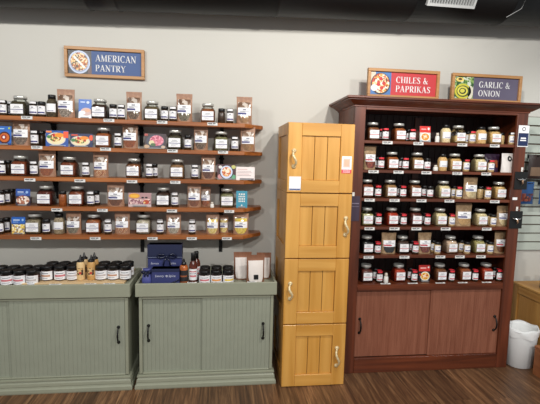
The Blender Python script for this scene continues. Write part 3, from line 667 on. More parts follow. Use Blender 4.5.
def make_pouch(loc, w, h, zone, k, rz, label, group, paper=None, window='arch', d=.055):
    paper = paper or (KRAFT if zone == 'w' else KRAFTT)
    t = thing('kraft_pouch', label, 'pouch', loc, rz, group)
    mb = MB(); nu, nv = 14, 18; ph = random.random()*6
    for side in (1, -1):
        vs = []
        for j in range(nv+1):
            for i in range(nu+1):
                x, y, z = bag_surf(w, h, d, -1+2*i/nu, j/nv)
                cr = .0012*math.sin(9*i/nu*3+ph)*math.sin(PI*j/nv)
                vs.append((x, (y+cr)*side if abs(i-nu/2) < nu/2 else y*side, z))
        fs = [(j*(nu+1)+i, j*(nu+1)+i+1, (j+1)*(nu+1)+i+1, (j+1)*(nu+1)+i) for j in range(nv) for i in range(nu)]
        if side < 0: fs = [tuple(reversed(f)) for f in fs]
        mb.add(vs, fs, paper, True)
    # side and bottom closing strips
    for sgn in (-1, 1):
        vs = []
        for j in range(nv+1):
            x, y, z = bag_surf(w, h, d, sgn, j/nv); vs += [(x, y, z), (x, -y, z)]
        mb.add(vs, [(2*j, 2*j+1, 2*j+3, 2*j+2) for j in range(nv)], paper)
    bt = [bag_surf(w, h, d, -1+2*i/nu, 0) for i in range(nu+1)]
    mb.poly([p for p in bt]+[(p[0], -p[1], p[2]) for p in reversed(bt)], paper)
    mb.box((0, 0, h*.975), (w*.99, .0062, h*.045), paper)
    mb.build('bag', t)
    # clear window with the contents showing
    wm = food(k); win = MB(); n = 12; vs = []; m_ = 14
    va, vb = (.04, .80) if zone == 'w' else (.06, .72)
    for j in range(m_+1):
        v = va+(vb-va)*j/m_
        half = .80 if v > .3 else .80*(1-((.3-v)/.27)**2*.60)
        for i in range(n+1):
            x, y, z = bag_surf(w, h, d, half*(-1+2*i/n), v); vs.append((x, y-.0022, z))
    fs = [(j*(n+1)+i, j*(n+1)+i+1, (j+1)*(n+1)+i+1, (j+1)*(n+1)+i) for j in range(m_) for i in range(n)]
    nb = int(m_*(.95 if 'yellow' in k else .74))*n
    win.add(vs, fs[:nb], wm, True); win.add(vs, fs[nb:], GLINTFILM if zone == 'w' else paper, True); win.build('window', t)
    fl = MB(); vs2 = [(x, y-.0012-.0008*math.sin(i*1.7+ph), z) for i, (x, y, z) in enumerate(vs)]
    fl.add(vs2, fs, FILM, True); fl.build('film', t)
    lb = MB(); va, vb = (.31, .60) if zone == 'w' else (.34, .64); lw = .86
    vs = []
    for j in range(7):
        for i in range(9):
            x, y, z = bag_surf(w, h, d, lw*(-1+2*i/8), va+(vb-va)*j/6); vs.append((x, y-.0052, z))
    lb.add(vs, [(j*9+i, j*9+i+1, (j+1)*9+i+1, (j+1)*9+i) for j in range(6) for i in range(8)], PAPER, True)
    def strip(ua, ub, v0, v1, m):
        q = []
        for v in (v0, v1):
            for i in range(6):
                x, y, z = bag_surf(w, h, d, ua+(ub-ua)*i/5, v); q.append((x, y-.0066, z))
        lb.add(q, [(i, i+1, 7+i, 6+i) for i in range(5)], m, True)
    band = PURPLE if (zone == 'w' or k == 'cream' or k == 'tan') else REDB
    strip(-lw*.98, lw*.3, va+.04, va+.10, band); strip(-.22, .22, vb-.09, vb-.05, PRINT); strip(-.6, .6, vb-.14, vb-.125, PRINT); strip(-.55, .1, va+.12, va+.135, PRINT)
    lb.build('label', t)
    return t
def make_card(loc, w, h, key, rz, label, group, lean=.1):
    t = thing('recipe_card', label, 'card', loc, rz, group)
    base = PICS[key][0]
    M = Matrix.Rotation(-lean, 4, 'X')
    mb = MB(); mb.box((0, .001, h/2), (w, .002, h), ink(base)); picture(mb, key, w, h, -.0002)
    if key == 'teal':
        for (s, z, hh, ww) in (('NEW', .80, .09, .5), ('EACH', .40, .10, .56)):
            pass
        for i, z in enumerate((.80, .66, .52, .38)):
            for q in range((3, 5, 4, 4)[i]):
                n_ = (3, 5, 4, 4)[i]; xx = (-.5+(q+.5)/n_)*w*.62
                mb.box((xx, -.0007, h*z), (w*.62/n_*.62, .0006, h*.085), WHITEP)
        disc(mb, 0, h*.14, w*.07, w*.07, -.0008, WHITEP)
    o = mb.build('card', t); o.rotation_euler = (-lean, 0, 0)
    foot = MB()
    foot.box((0, .012, .004), (w*.6, .05, .003), flat('clear card stand', (150, 150, 152), .3)); foot.box((0, -.006, .0055), (w*.6, .003, .008), flat('clear card stand', (150, 150, 152), .3))
    foot.build('stand', t)
    return t
def make_shaker(loc, w, h, label, group):
    t = thing('sample_shaker', label, 'shaker', loc, 0, group); r = w/2*.9
    MB().loft([(0, r*.92, r*.92, 2), (.003, r, r, 2), (h*.55, r*.95, r*.95, 2), (h*.68, r*.74, r*.74, 2)], WHITEP, 18).build('bottle', t)
    MB().loft([(h*.68, r*.72, r*.72, 2), (h*.93, r*.62, r*.62, 2), (h, r*.45, r*.45, 2)], flat('pale cap', (214, 206, 192), .4), 18).build('cap', t)
    return t
KN = {'J': ('jar', 'silver-lidded glass jar'), 'S': ('bottle', 'small black-lidded bottle'), 'P': ('pouch', 'kraft pouch'), 'B': ('tall bottle', 'tall black-lidded bottle')}
GROUPS = {'J': 'silver-lidded spice jars', 'S': 'small black-lidded spice bottles', 'P': 'kraft pouches of spice', 'B': 'tall shaker bottles', 'C': 'recipe cards', 'M': 'white sample shakers'}
def place_items():
    rows = {}
    for it in ITEMS: rows.setdefault(it[0], []).append(it)
    for s, L in rows.items():
        zone = s[0]; z = SHELF_Z[s]; place = SHELF_NAME[s]
        land = 'lockers'
        L = sorted(L, key=lambda i: i[2] if zone == 'h' else -i[2])
        cnt = {}
        seen = {}
        for it in L:
            s_, t, X, Y, w, h, mat, desc, back = it
            loc = (X, -Y, z+.0005)
            rz = random.uniform(-.05, .05) if t in 'JSB' else random.uniform(-.04, .04)
            key = t+('b' if back else '')
            cnt[key] = cnt.get(key, 0)+1; n = cnt[key]
            where = ('%s from the %s' % (ORD[n-1], land)) if n > 1 else 'nearest the %s' % land
            grp = GROUPS.get(t, '')+(' on the wall shelves' if zone == 'w' else ' in the red hutch')
            if t == 'J':
                make_jar(loc, mat, zone, rz, 'silver-lidded jar of %s spice on %s, %s' % (desc, place, where), grp)
            elif t == 'S':
                look = {'white': 'white stickered lid', 'red': 'red stickered lid', 'plain': 'plain black lid', 'bare': 'black lid, no label', 'rust': 'rust contents'}[mat]
                if back:
                    lab = 'bottle, %s, in back row of %s, %s' % (look, place, where)
                else:
                    lab = 'small bottle, %s, on %s, %s' % (look, place, where.replace('nearest', 'bottle nearest') if n == 1 else where)
                pale = zone == 'h' and X > 1.5 and s not in ('h6',)
                make_bottle(loc, mat, zone, rz, lab, grp, pale)
            elif t == 'P':
                if back: lab = 'kraft pouch of %s spice half hidden behind others on %s' % (desc, place)
                else: lab = 'kraft pouch of %s spice on %s, pouch %s' % (desc, place, where)
                make_pouch(loc, w*.95, h, zone, mat, rz, lab, grp, d=.05 if not back else .035)
            elif t == 'B':
                make_big_bottle(loc, w*.92, h, mat, rz, 'tall black-lidded %s spice bottle on %s, %s' % ({'olive': 'olive', 'taupe': 'grey tan', 'cream': 'pale cream', 'tan': 'tan'}[mat], place, where), grp)
            elif t == 'C':
                make_card(loc, w*.97, h, mat, rz, '%s, on %s' % (PICS[mat][2], place), grp)
            elif t == 'M':
                ref = {'w4': 'beside the teal card', 'h1': 'beside the red topped recipe card', 'h2': 'beside a tall tan bottle', 'h6': 'before the bright rust jar'}[s]
                make_shaker(loc, w, h, 'tiny white sample shaker on %s, %s' % (place, ref), grp)
            elif t == 'D' and mat == 'purple':
                o = thing('gift_bag', 'dark purple foil pouch on second hutch shelf beside a white pouch', 'pouch', (X, -.262, z+.0005), -.06)
                foil_pouch(o, w, h, flat('purple foil', (58, 36, 62), .35), 'p')
            else:
                o = thing('foil_pouch', 'white foil pouch with round black emblem at the end of second hutch shelf', 'pouch', (X-.012, -Y-.02, z+.0005), -.12)
                foil_pouch(o, w*1.12, h, flat('white foil', (226, 220, 216), .4), 'w')
def foil_pouch(t, w, h, mat, mode):
    mb = MB(); nu, nv, d = 12, 14, .04
    for side in (1, -1):
        vs = []
        for j in range(nv+1):
            for i in range(nu+1):
                x, y, z = bag_surf(w, h, d, -1+2*i/nu, j/nv); vs.append((x, (y+.0012*math.sin(i*1.3+j*.9)*(0 < i < nu))*side, z))
        fs = [(j*(nu+1)+i, j*(nu+1)+i+1, (j+1)*(nu+1)+i+1, (j+1)*(nu+1)+i) for j in range(nv) for i in range(nu)]
        mb.add(vs, fs if side > 0 else [tuple(reversed(f)) for f in fs], mat, True)
    for sgn in (-1, 1):
        vs = []
        for j in range(nv+1):
            x, y, z = bag_surf(w, h, d, sgn, j/nv); vs += [(x, y, z), (x, -y, z)]
        mb.add(vs, [(2*j, 2*j+1, 2*j+3, 2*j+2) for j in range(nv)], mat)
    mb.build('bag', t)
    e = MB()
    def patch(cx, cv, rx, rv, m, n=16, off=.003):
        pts = []
        for i in range(n):
            a = 2*PI*i/n; u = cx+rx*math.cos(a); v = cv+rv*math.sin(a); x, y, z = bag_surf(w, h, d, u, v); pts.append((x, y-off, z))
        e.poly(pts, m)
    if mode == 'w': patch(0, .72, .3, .14, BLACKP); patch(0, .72, .1, .06, WHITEP, off=.0045)
    else: patch(.4, .55, .35, .12, flat('copper print', (150, 84, 50), .4)); patch(.55, .35, .2, .1, flat('copper print', (150, 84, 50), .4))
    e.build('emblem', t)
place_items()
# ================================================================ price tags
def tags():
    cnt = {}
    me = {}
    def tagmesh(w):
        mb = MB(); mb.box((0, 0, 0), (w, .0016, .0195), TAGP)
        for k, (a, b) in enumerate(((-.42, -.02), (.04, .3))): mb.box(((a+b)/2*w, -.0011, .003), ((b-a)*w, .0004, .006), flat('tag print', (60, 60, 66)))
        mb.box((-.1*w, -.0011, -.006), (.5*w, .0004, .002), PRINT)
        return mb.mesh('price_tag')
    rows = {}
    for s, X in TAGS: rows.setdefault(s, []).append(X)
    for s, xs in rows.items():
        xs = sorted(xs) if s[0] == 'h' else sorted(xs, reverse=True)
        for i, X in enumerate(xs):
            where = ('%s from the lockers' % ORD[i]) if i else 'nearest the lockers'
            if s[0] == 'w': Y, z, pl, w = .2215, SHELF_Z[s]-(.010 if s in ('w1', 'w2') else .021), 'edge of '+SHELF_NAME[s], .068
            elif s[0] == 'h': Y, z, pl, w = .3815, SHELF_Z[s]-.013, 'edge of '+SHELF_NAME[s], .072
            elif s == 't1': Y, z, pl, w = .4775, .6985, 'rim of the wide green cabinet', .07
            else: Y, z, pl, w = .4775, .697, 'rim of the narrow green cabinet', .06
            o = link('price_tag', cached(('tag', w), lambda: tagmesh(w)), None, (X, -Y-.0012, z))
            if s[0] == 't': o.rotation_euler = (-1.25, 0, 0); o.scale = (1, 1, .45); o.location.z = .7028; o.location.y = -.468
            if s == 'h6': o.rotation_euler = (-1.1, 0, 0); o.scale = (1, 1, .5); o.location.z = .6500; o.location.y = -.3790
            tag(o, 'white price tag on %s, tag %s' % (pl, where), 'price tag', 'white price tags')
tags()
# ================================================================ wall shelves
WOODS = wood('orange brown shelf wood', (144, 80, 36), (190, 116, 58), 'X', .9, .4, coat=.2)
def wall_shelves():
    nm = ['top', 'second', 'middle', 'fourth', 'lowest']
    for i, s in enumerate(('w1', 'w2', 'w3', 'w4', 'w5')):
        z = SHELF_Z[s]; th = .028
        t = thing('wall_shelf', '%s orange brown wooden wall shelf with clipped right corner on black brackets' % nm[i], 'shelf', (0, 0, 0), 0, 'wooden wall shelves')
        P = [(-2.2, -.002), (-2.2, -.22), (.155, -.22), (.292, -.08), (.292, -.002)]
        mb = MB(); n = len(P); e = .003
        def ring(off, zz): 
            return [(x-(off if x > 0 else 0), min(y+off, -.002), zz) for x, y in P]
        vs = ring(e, z-th)+ring(0, z-th+e)+ring(0, z-e)+ring(e, z)
        fs = [(a*n+j, a*n+(j+1) % n, (a+1)*n+(j+1) % n, (a+1)*n+j) for a in range(3) for j in range(n)]
        fs += [tuple(reversed(range(n))), tuple(range(3*n, 4*n))]
        mb.add(vs, fs, WOODS); mb.build('board', t)
        for X in (-1.73, -1.16, -.572, .0):
            if s == 'w5' and X < -1: continue
            b = MB()
            b.box((X, -.006, z-th-.068), (.026, .008, .136), BLACKM); b.box((X, -.095, z-th-.003), (.026, .17, .006), BLACKM)
            b.tube([(X, -.012, z-th-.05), (X, -.045, z-th-.035), (X, -.06, z-th-.008)], .006, BLACKM, 8)
            b.loft([(z-th-.034, .018, .010, 2, X, -.016), (z-th-.026, .020, .012, 2, X, -.016), (z-th-.018, .018, .010, 2, X, -.016)], BLACKM, 14)
            b.build('bracket', t)
wall_shelves()
# ================================================================ bow handle
def bow_handle(name, parent, X, Y, z0, z1, mat, r=.005, out=.028, twist=False):
    mb = MB(); n = 18; pts = []; rs = []
    for i in range(n+1):
        u = i/n; a = PI*u
        pts.append((X+(.010*math.sin(2*PI*u) if twist else 0), -(Y+.006+out*math.sin(a)**.7), z0+(z1-z0)*u))
        rs.append(r*(.8+.55*math.sin(a))*(1+(.16*math.sin(u*40) if twist else 0)))
    mb.tube(pts, rs, mat, 10)
    for z in (z0, z1):
        M = Matrix.Translation((X, -Y, z)) @ Matrix.Rotation(PI/2, 4, 'X')
        mb.loft([(0, r*2.3, r*2.3, 2), (.003, r*2.4, r*2.4, 2), (.007, r*1.5, r*1.5, 2), (.010, r*1.1, r*1.1, 2)], mat, 14, M=M)
    return mb.build(name, parent)
# beadboard panel: grooved front, real grooves
def beadboard(mb, x0, x1, z0, z1, Y, th, mat, pitch=.032, g=.0035, dp=.004):
    xs = x0; prof = [(x0, Y-th)]; prof.append((x0, Y))
    k = 1
    while x0+k*pitch < x1-pitch*.4:
        c = x0+k*pitch; prof += [(c-g, Y), (c-g*.4, Y-dp), (c+g*.4, Y-dp), (c+g, Y)]; k += 1
    prof += [(x1, Y), (x1, Y-th)]
    n = len(prof)
    vs = [(x, -y, z0) for x, y in prof]+[(x, -y, z1) for x, y in prof]
    fs = [(i, (i+1) % n, n+(i+1) % n, n+i) for i in range(n)]+[list(reversed(range(n))), list(range(n, 2*n))]
    mb.add(vs, fs, mat)
# ================================================================ green cabinets
def green_cabinet(name, X0, X1, splits, label, hand, tray_z, yb=.10):
    F = .4560
    t = thing('sliding_door_cabinet', label, 'cabinet', (0, 0, 0), 0, 'sage green sliding door cabinets')
    mb = MB(); c = (X0+X1)/2; w = X1-X0
    st = .020
    for sx in (X0+st/2, X1-st/2): mb.box((sx, -(F+yb)/2, .3525), (st, F-yb, .515), SAGE, bev=.002)
    mb.box((c, -(yb+.006), .345), (w-2*st, .012, .49), SAGE)
    mb.box((c, -(F-.012), .604), (w-2*st-.001, .024, .022), SAGE, bev=.002)
    mb.box((c, -(F+yb)/2, .080), (w-2*st-.001, F-yb-.004, .018), SAGE)
    mb.box((c, -(F-.010), .095), (w-2*st-.001, .020, .010), SAGE, bev=.002)
    mb.build('carcass', t)
    bs = MB()
    prof = [(-(yb), 0), (-(F+.024), 0), (-(F+.026), .008), (-(F+.025), .026), (-(F+.017), .032), (-(F+.015), .040), (-(F+.017), .046), (-(F+.015), .062), (-(F+.007), .070), (-(F+.006), .074), (-(F+.014), .078), (-(F+.014), .086), (-(F+.002), .089), (-yb, .089)]
    rings = []
    for y, z in prof:
        o = max(0, -y-F)
        rings.append([(X0-o, -yb, z), (X0-o, y if y < -F+.001 else -F, z), (X1+o, y if y < -F+.001 else -F, z), (X1+o, -yb, z)])
    n = len(rings); rings = rings[1:-1]; n = len(rings)
    vs = [p for r in rings for p in r]
    fs = [(a*4+i, a*4+(i+1) % 4, (a+1)*4+(i+1) % 4, (a+1)*4+i) for a in range(n-1) for i in range(4)]+[(3, 2, 1, 0), ((n-1)*4, (n-1)*4+1, (n-1)*4+2, (n-1)*4+3)]
    bs.add(vs, fs, SAGE); bs.build('base_moulding', t)
    # tray top
    tr = MB(); o = .018; L = .4757; th = .016; zt, zb = .700, .6145
    tr.box((c, -(L-th/2), (zt+zb)/2), (w+2*o, th, zt-zb), SAGE, bev=.003)
    tr.box((c, -(yb-.004), (zt+zb)/2), (w+2*o, th, zt-zb), SAGE, bev=.003)
    for sx in (X0-o+th/2, X1+o-th/2): tr.box((sx, -(L-th+yb+.004)/2, (zt+zb)/2), (th, L-th-yb-.005, zt-zb), SAGE, bev=.003)
    tr.box((c, -(L-th+yb+.004)/2, tray_z-.006), (w+2*o-2*th-.001, L-th-yb-.005, .012), SAGE)
    tr.build('tray', t)
    for i, (a, b, f) in enumerate(splits):
        d = MB(); beadboard(d, a, b, .100, .592, F-.004-(.012 if not f else 0), .010, SAGED, .026, .0016, .0016)
        pass
        dd = d.build('door', t)
        if hand[i] is not None: bow_handle('door_handle', dd, hand[i], F-.004-(.012 if not f else 0), .312, .412, BLACKM, .0045, .024)
    return t
green_cabinet('a', -2.03, -.580, [(-2.008, -1.265, 0), (-1.285, -.602, 1)], 'wide sage green cabinet with beadboard sliding door under the left jars', [None, -.640], .690)
green_cabinet('b', -.513, .352, [(-.491, -.095, 0), (-.113, .330, 1)], 'narrow sage green cabinet holding gift boxes, next to the yellow lockers', [-.456, .286], .678)
def slab():
    m = wood('pale display board wood', (226, 190, 138), (240, 210, 164), 'X', 1, .5)
    o = MB().box((-.9215, -.2845, .6975), (.640, .332, .0138), m, bev=.002).build('display_board')
    tag(o, 'pale wooden board lying in the wide green cabinet tray under jars and squeeze bottles', 'board')
slab()
# ================================================================ yellow lockers
YW = wood('golden pine varnish', (216, 154, 66), (238, 180, 92), 'Z', .7, .38, coat=.3)
YW2 = wood('golden pine varnish crosswise', (216, 154, 66), (238, 180, 92), 'X', .7, .38, coat=.3)
YWS = wood('golden pine side', (198, 140, 62), (222, 164, 84), 'Z', .8, .42, coat=.2)
YDARK = flat('dark joint wood', (96, 52, 18), .6)
def lockers():
    Z = [0, .4303, .8687, 1.2915, 1.7320]; X0, X1 = .4085, .8320; F, B = .5278, .070
    nm = ['bottom', 'second lowest', 'third', 'topmost']
    look = ['with handle on the right, standing on the floor', 'with handle on its left', 'with handle on the right just below the stickers', 'with two paper stickers on its door']
    for i in range(4):
        z0, z1 = Z[i]+.0008, Z[i+1]-.0008; w = X1-X0; c = (X0+X1)/2; zc = (z0+z1)/2
        t = thing('locker_cabinet', '%s golden pine locker of four, %s' % (nm[i], look[i]), 'cabinet', (0, 0, 0), 0, 'stacked golden pine lockers')
        mb = MB(); th = .018
        mb.box((c, -(F-.022+B)/2, z0+th/2), (w, F-.022-B, th), YWS); mb.box((c, -(F-.022+B)/2, z1-th/2), (w, F-.022-B, th), YWS)
        # framed sides
        for sx, o in ((X0, 1), (X1, -1)):
            x = sx+o*th/2
            mb.box((x, -(F-.022-.025), zc), (th, .05, z1-z0-2*th-.001), YWS); mb.box((x, -(B+.025), zc), (th, .05, z1-z0-2*th-.001), YWS)
            mb.box((x, -(F-.022+B)/2, z0+th+.028), (th, F-.022-B-.101, .055), YWS); mb.box((x, -(F-.022+B)/2, z1-th-.028), (th, F-.022-B-.101, .055), YWS)
            mb.box((x+o*.005, -(F-.022+B)/2, zc), (.008, F-.022-B-.1, z1-z0-.145), YWS)
        mb.box((c, -(B+.004), zc), (w-2*th-.001, .008, z1-z0-2*th-.001), YWS)
        mb.build('carcass', t)
        d = MB(); y0 = F-.020; s = .088; rt = .078; dz0, dz1 = z0+.003, z1-.003; T = .018
        for x in (X0+s/2, X1-s/2): d.box((x, -(y0+T/2), (dz0+dz1)/2), (s, T, dz1-dz0), YW, bev=.0025)
        for z in (dz0+rt/2, dz1-rt/2): d.box((c, -(y0+T/2), z), (w-2*s-.0005, T, rt), YW2, bev=.0015)
        dd = d.build('door', t)
        p = MB(); pw = (w-2*s)/3
        for k in range(3):
            x = X0+s+pw*(k+.5); p.box((x, -(y0+.0045), (dz0+dz1)/2), (pw-.003, .007, dz1-dz0-2*rt-.001), YW, bev=.002)
        p.box((c, -(y0+.0006), (dz0+dz1)/2), (w-2*s-.001, .001, dz1-dz0-2*rt-.002), YDARK)
        p.build('door_panel', dd)
        hx = (.775, .448, .797, .447)[i]; hz = ((.140, .262), (.606, .706), (1.026, 1.134), (1.458, 1.556))[i]
        h = bow_handle('door_handle', dd, hx, F-.002, hz[0], hz[1], CREAMH, .0062, .026, True)
        if i == 3:
            sb = MB(); sb.box((.4585, -(F-.0014), 1.352), (.074, .0008, .086), PAPER); sb.box((.4585, -(F-.0008), 1.315), (.070, .0006, .008), flat('blue sticker line', (50, 80, 140)))
            sb.build('sticker', dd)
            sb = MB(); sb.box((.787, -(F-.0014), 1.475), (.064, .0008, .108), PAPER); sb.box((.787, -(F-.0008), 1.433), (.064, .0006, .024), flat('pink red sticker band', (222, 70, 84)))
            sb.box((.787, -(F-.0008), 1.487), (.044, .0005, .056), flat('pale pink print', (236, 200, 190))); sb.box((.787, -(F-.0003), 1.487), (.032, .0004, .042), flat('pale peach print', (232, 186, 160)))
            for zz in (1.437, 1.429): sb.box((.787, -(F-.0003), zz), (.046, .0004, .003), PAPER)
            sb.build('sticker', dd)
lockers()
# ================================================================ red hutch
RW = wood('red mahogany stain', (76, 34, 16), (120, 58, 32), 'Z', .8, .42, coat=.15)
RWX = wood('red mahogany stain rail', (78, 34, 16), (126, 62, 34), 'X', .8, .38, coat=.25)
RWD = wood('reddish brown door stain', (138, 82, 60), (160, 102, 78), 'Z', 2.2, .5)
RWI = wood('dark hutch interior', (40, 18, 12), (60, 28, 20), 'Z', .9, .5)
def hutch():
    X0, X1, F = .8703, 2.1228, .3885; st = .076; top = 1.915; c = (X0+X1)/2; w = X1-X0
    t = thing('spice_hutch', 'tall red brown wooden hutch with six jar shelves and two sliding doors', 'hutch')
    for sx in (X0+.011, X1-.011): MB().box((sx, -(F-.022+.015)/2, top/2), (.022, F-.022-.015, top-.06), RW).build('side_panel', t)
    for sx in (X0+st/2, X1-st-.006+st/2): 
        MB().box((sx+(.003 if sx > c else 0), -(F-.010), .93), (st+(.006 if sx > c else 0), .020, 1.86), RW, bev=.002).build('stile', t)
    mb = MB()
    beadboard(mb, X0+.023, X1-.023, .02, top-.06, .030, .008, RWI, .05); mb.build('back_panel', t)
    MB().box((1.49, -.037, (1.84+.62)/2), (.05, .012, 1.84-.62), RW).build('centre_post', t)
    for s in ('h1', 'h2', 'h3', 'h4', 'h5'):
        z = SHELF_Z[s]; MB().box((c, -(.045+F-.008)/2, z-.010), (w-.046, F-.008-.045, .020), RWX, bev=.002).build('shelf', t)
    z = SHELF_Z['h6']; i0, i1 = X0+st+.001, X1-st-.001-.006
    mb = MB(); mb.box((c, -(.045+F-.004)/2, z-.010), (w-.046, F-.004-.045, .020), RWX); mb.box(((i0+i1)/2, -(F-.009), z-.0325), (i1-i0, .018, .024), RWX); mb.build('shelf', t)
    MB().box(((i0+i1)/2, -(F-.010), .054), (i1-i0, .020, .108), RWX, bev=.002).build('base_rail', t)
    MB().box(((i0+i1)/2, -(F-.010), 1.851), (i1-i0, .020, .018), RWX, bev=.002).build('top_rail', t)
    mb = MB(); mb.box((c, -.20, .100), (w-.046, .33, .014), RWI); mb.build('bottom_board', t)
    d = MB(); beadboard(d, i0, 1.520, .110, .602, F-.016-.012, .008, RWD, .016, .0012, .001); dd = d.build('door', t)
    bow_handle('door_handle', dd, .984, F-.028, .288, .390, BLACKM, .0045, .026)
    d = MB(); beadboard(d, 1.500, i1, .110, .602, F-.016, .008, RWD, .016, .0012, .001); dd = d.build('door', t)
    bow_handle('door_handle', dd, 2.006, F-.016, .286, .390, BLACKM, .0045, .026)
    # crown moulding swept round the front and both sides
    prof = [(.000, 1.858), (.006, 1.860), (.006, 1.868), (.014, 1.871), (.022, 1.876), (.036, 1.886), (.052, 1.894), (.060, 1.898), (.060, 1.903), (.072, 1.905), (.075, 1.908), (.075, 1.917), (.072, 1.920)]
    rings = [[(X0-o, -.004, z), (X0-o, -F-o, z), (X1+o, -F-o, z), (X1+o, -.004, z)] for o, z in prof]
    n = len(rings); vs = [p for r in rings for p in r]
    fs = [(a*4+i, a*4+(i+1) % 4, (a+1)*4+(i+1) % 4, (a+1)*4+i) for a in range(n-1) for i in range(4)]+[(3, 2, 1, 0), ((n-1)*4, (n-1)*4+1, (n-1)*4+2, (n-1)*4+3)]
    cm = MB(); cm.add(vs, fs, RWX); cm.build('crown_moulding', t)
hutch()
# ================================================================ framed signs
FRAMEW = wood('honey oak sign frame', (176, 124, 72), (200, 150, 96), 'X', 1.2, .45)
def sign(label, x0, x1, z0, z1, Y, bg, lines, pic, foot=0.0):
    w, h = x1-x0, z1-z0-foot; fr = .021
    t = thing('framed_sign', label, 'sign', (x0, -Y, z0))
    mb = MB()
    if foot: t.location.z += foot; mb.box((w/2, 0, -foot/2), (w, .028, foot-.0005), FRAMEW, bev=.002)
    mb.box((w/2, 0, fr/2), (w, .028, fr), FRAMEW, bev=.002); mb.box((w/2, 0, h-fr/2), (w, .028, fr), FRAMEW, bev=.002)
    for x in (fr/2, w-fr/2): mb.box((x, 0, h/2), (fr, .028, h-2*fr-.0005), FRAMEW, bev=.002)
    mb.build('frame', t)
    m = flat('sign '+str(bg), bg, .5)
    p = MB(); p.box((w/2, .004, h/2), (w-2*fr-.001, .006, h-2*fr-.001), m)
    pw = (h-2*fr)*.96; y = .0008
    px, pz = fr, fr; ph = h-2*fr
    def R(a, b, c, d, mt, k): p.poly([(px+pw*a, y-.0002*k, pz+ph*b), (px+pw*c, y-.0002*k, pz+ph*b), (px+pw*c, y-.0002*k, pz+ph*d), (px+pw*a, y-.0002*k, pz+ph*d)], mt)
    def D(cx, cz, rx, rz, mt, k, rot=0): disc(p, px+pw*cx, pz+ph*cz, pw*rx, ph*rz, y-.0002*k, mt, 28, rot)
    if pic == 'bowl':
        R(0, 0, 1, 1, mixmat('darkplate'), 1); R(.84, .0, 1, .35, ink((90, 60, 56)), 2); D(.48, .5, .46, .48, ink((186, 200, 226)), 3); D(.48, .5, .40, .42, ink((150, 160, 186)), 4); D(.48, .52, .37, .38, mixmat('mixfood', 120), 5)
        for q in range(5): D(.30+.09*q, .68-.09*q, .08, .05, ink((226, 226, 222)), 6+q*.2, -.7)
    elif pic == 'chili':
        R(0, 0, 1, 1, ink((60, 110, 170)), 1); R(0, .55, .25, 1, ink((205, 190, 170)), 2); D(.5, .48, .47, .47, ink((36, 34, 46)), 3); D(.5, .5, .42, .42, mixmat('chilifood', 110), 4); D(.2, .3, .16, .14, ink((236, 232, 228)), 5)
        for a, b in ((.5, .7), (.66, .5), (.4, .45), (.56, .3)): D(a, b, .09, .08, ink((190, 40, 34)), 6)
    else:
        R(0, 0, 1, 1, mixmat('leafy', 70), 1); D(.48, .34, .42, .34, ink((196, 190, 60)), 2); D(.48, .34, .33, .26, ink((60, 74, 44)), 3); D(.46, .35, .27, .21, ink((214, 206, 84)), 4); D(.46, .35, .18, .14, ink((52, 62, 40)), 5); D(.45, .36, .12, .09, ink((206, 200, 80)), 6); D(.3, .86, .2, .1, ink((226, 200, 110)), 3); D(.3, .88, .1, .05, ink((60, 40, 30)), 4); D(.86, .3, .14, .3, ink((210, 206, 186)), 2)
    p.build('panel', t)
    tx = MB()
    for s, xx, zz, hh, ww in lines: write(tx, s, xx, zz, hh, y-.0014, flat('sign lettering', (226, 226, 226), .6), ww)
    tx.build('lettering', t)
    return t
sign('blue American Pantry sign in oak frame hanging high on the wall', -1.076, -.544, 2.031, 2.234, .016, (54, 82, 134), [('AMERICAN', .202, .111, .046, .275), ('PANTRY', .200, .045, .044, .205)], 'bowl')
sign('red Chiles and Paprikas sign in oak frame standing on the hutch', 1.012, 1.544, 1.921, 2.152, .205, (188, 52, 58), [('CHILES &', .210, .108, .044, .242), ('PAPRIKAS', .209, .046, .044, .264)], 'chili', .030)
sign('purple grey Garlic and Onion sign in oak frame standing on the hutch', 1.640, 2.186, 1.921, 2.148, .205, (92, 86, 108), [('GARLIC &', .214, .106, .044, .248), ('ONION', .212, .044, .044, .175)], 'garlic', .028)
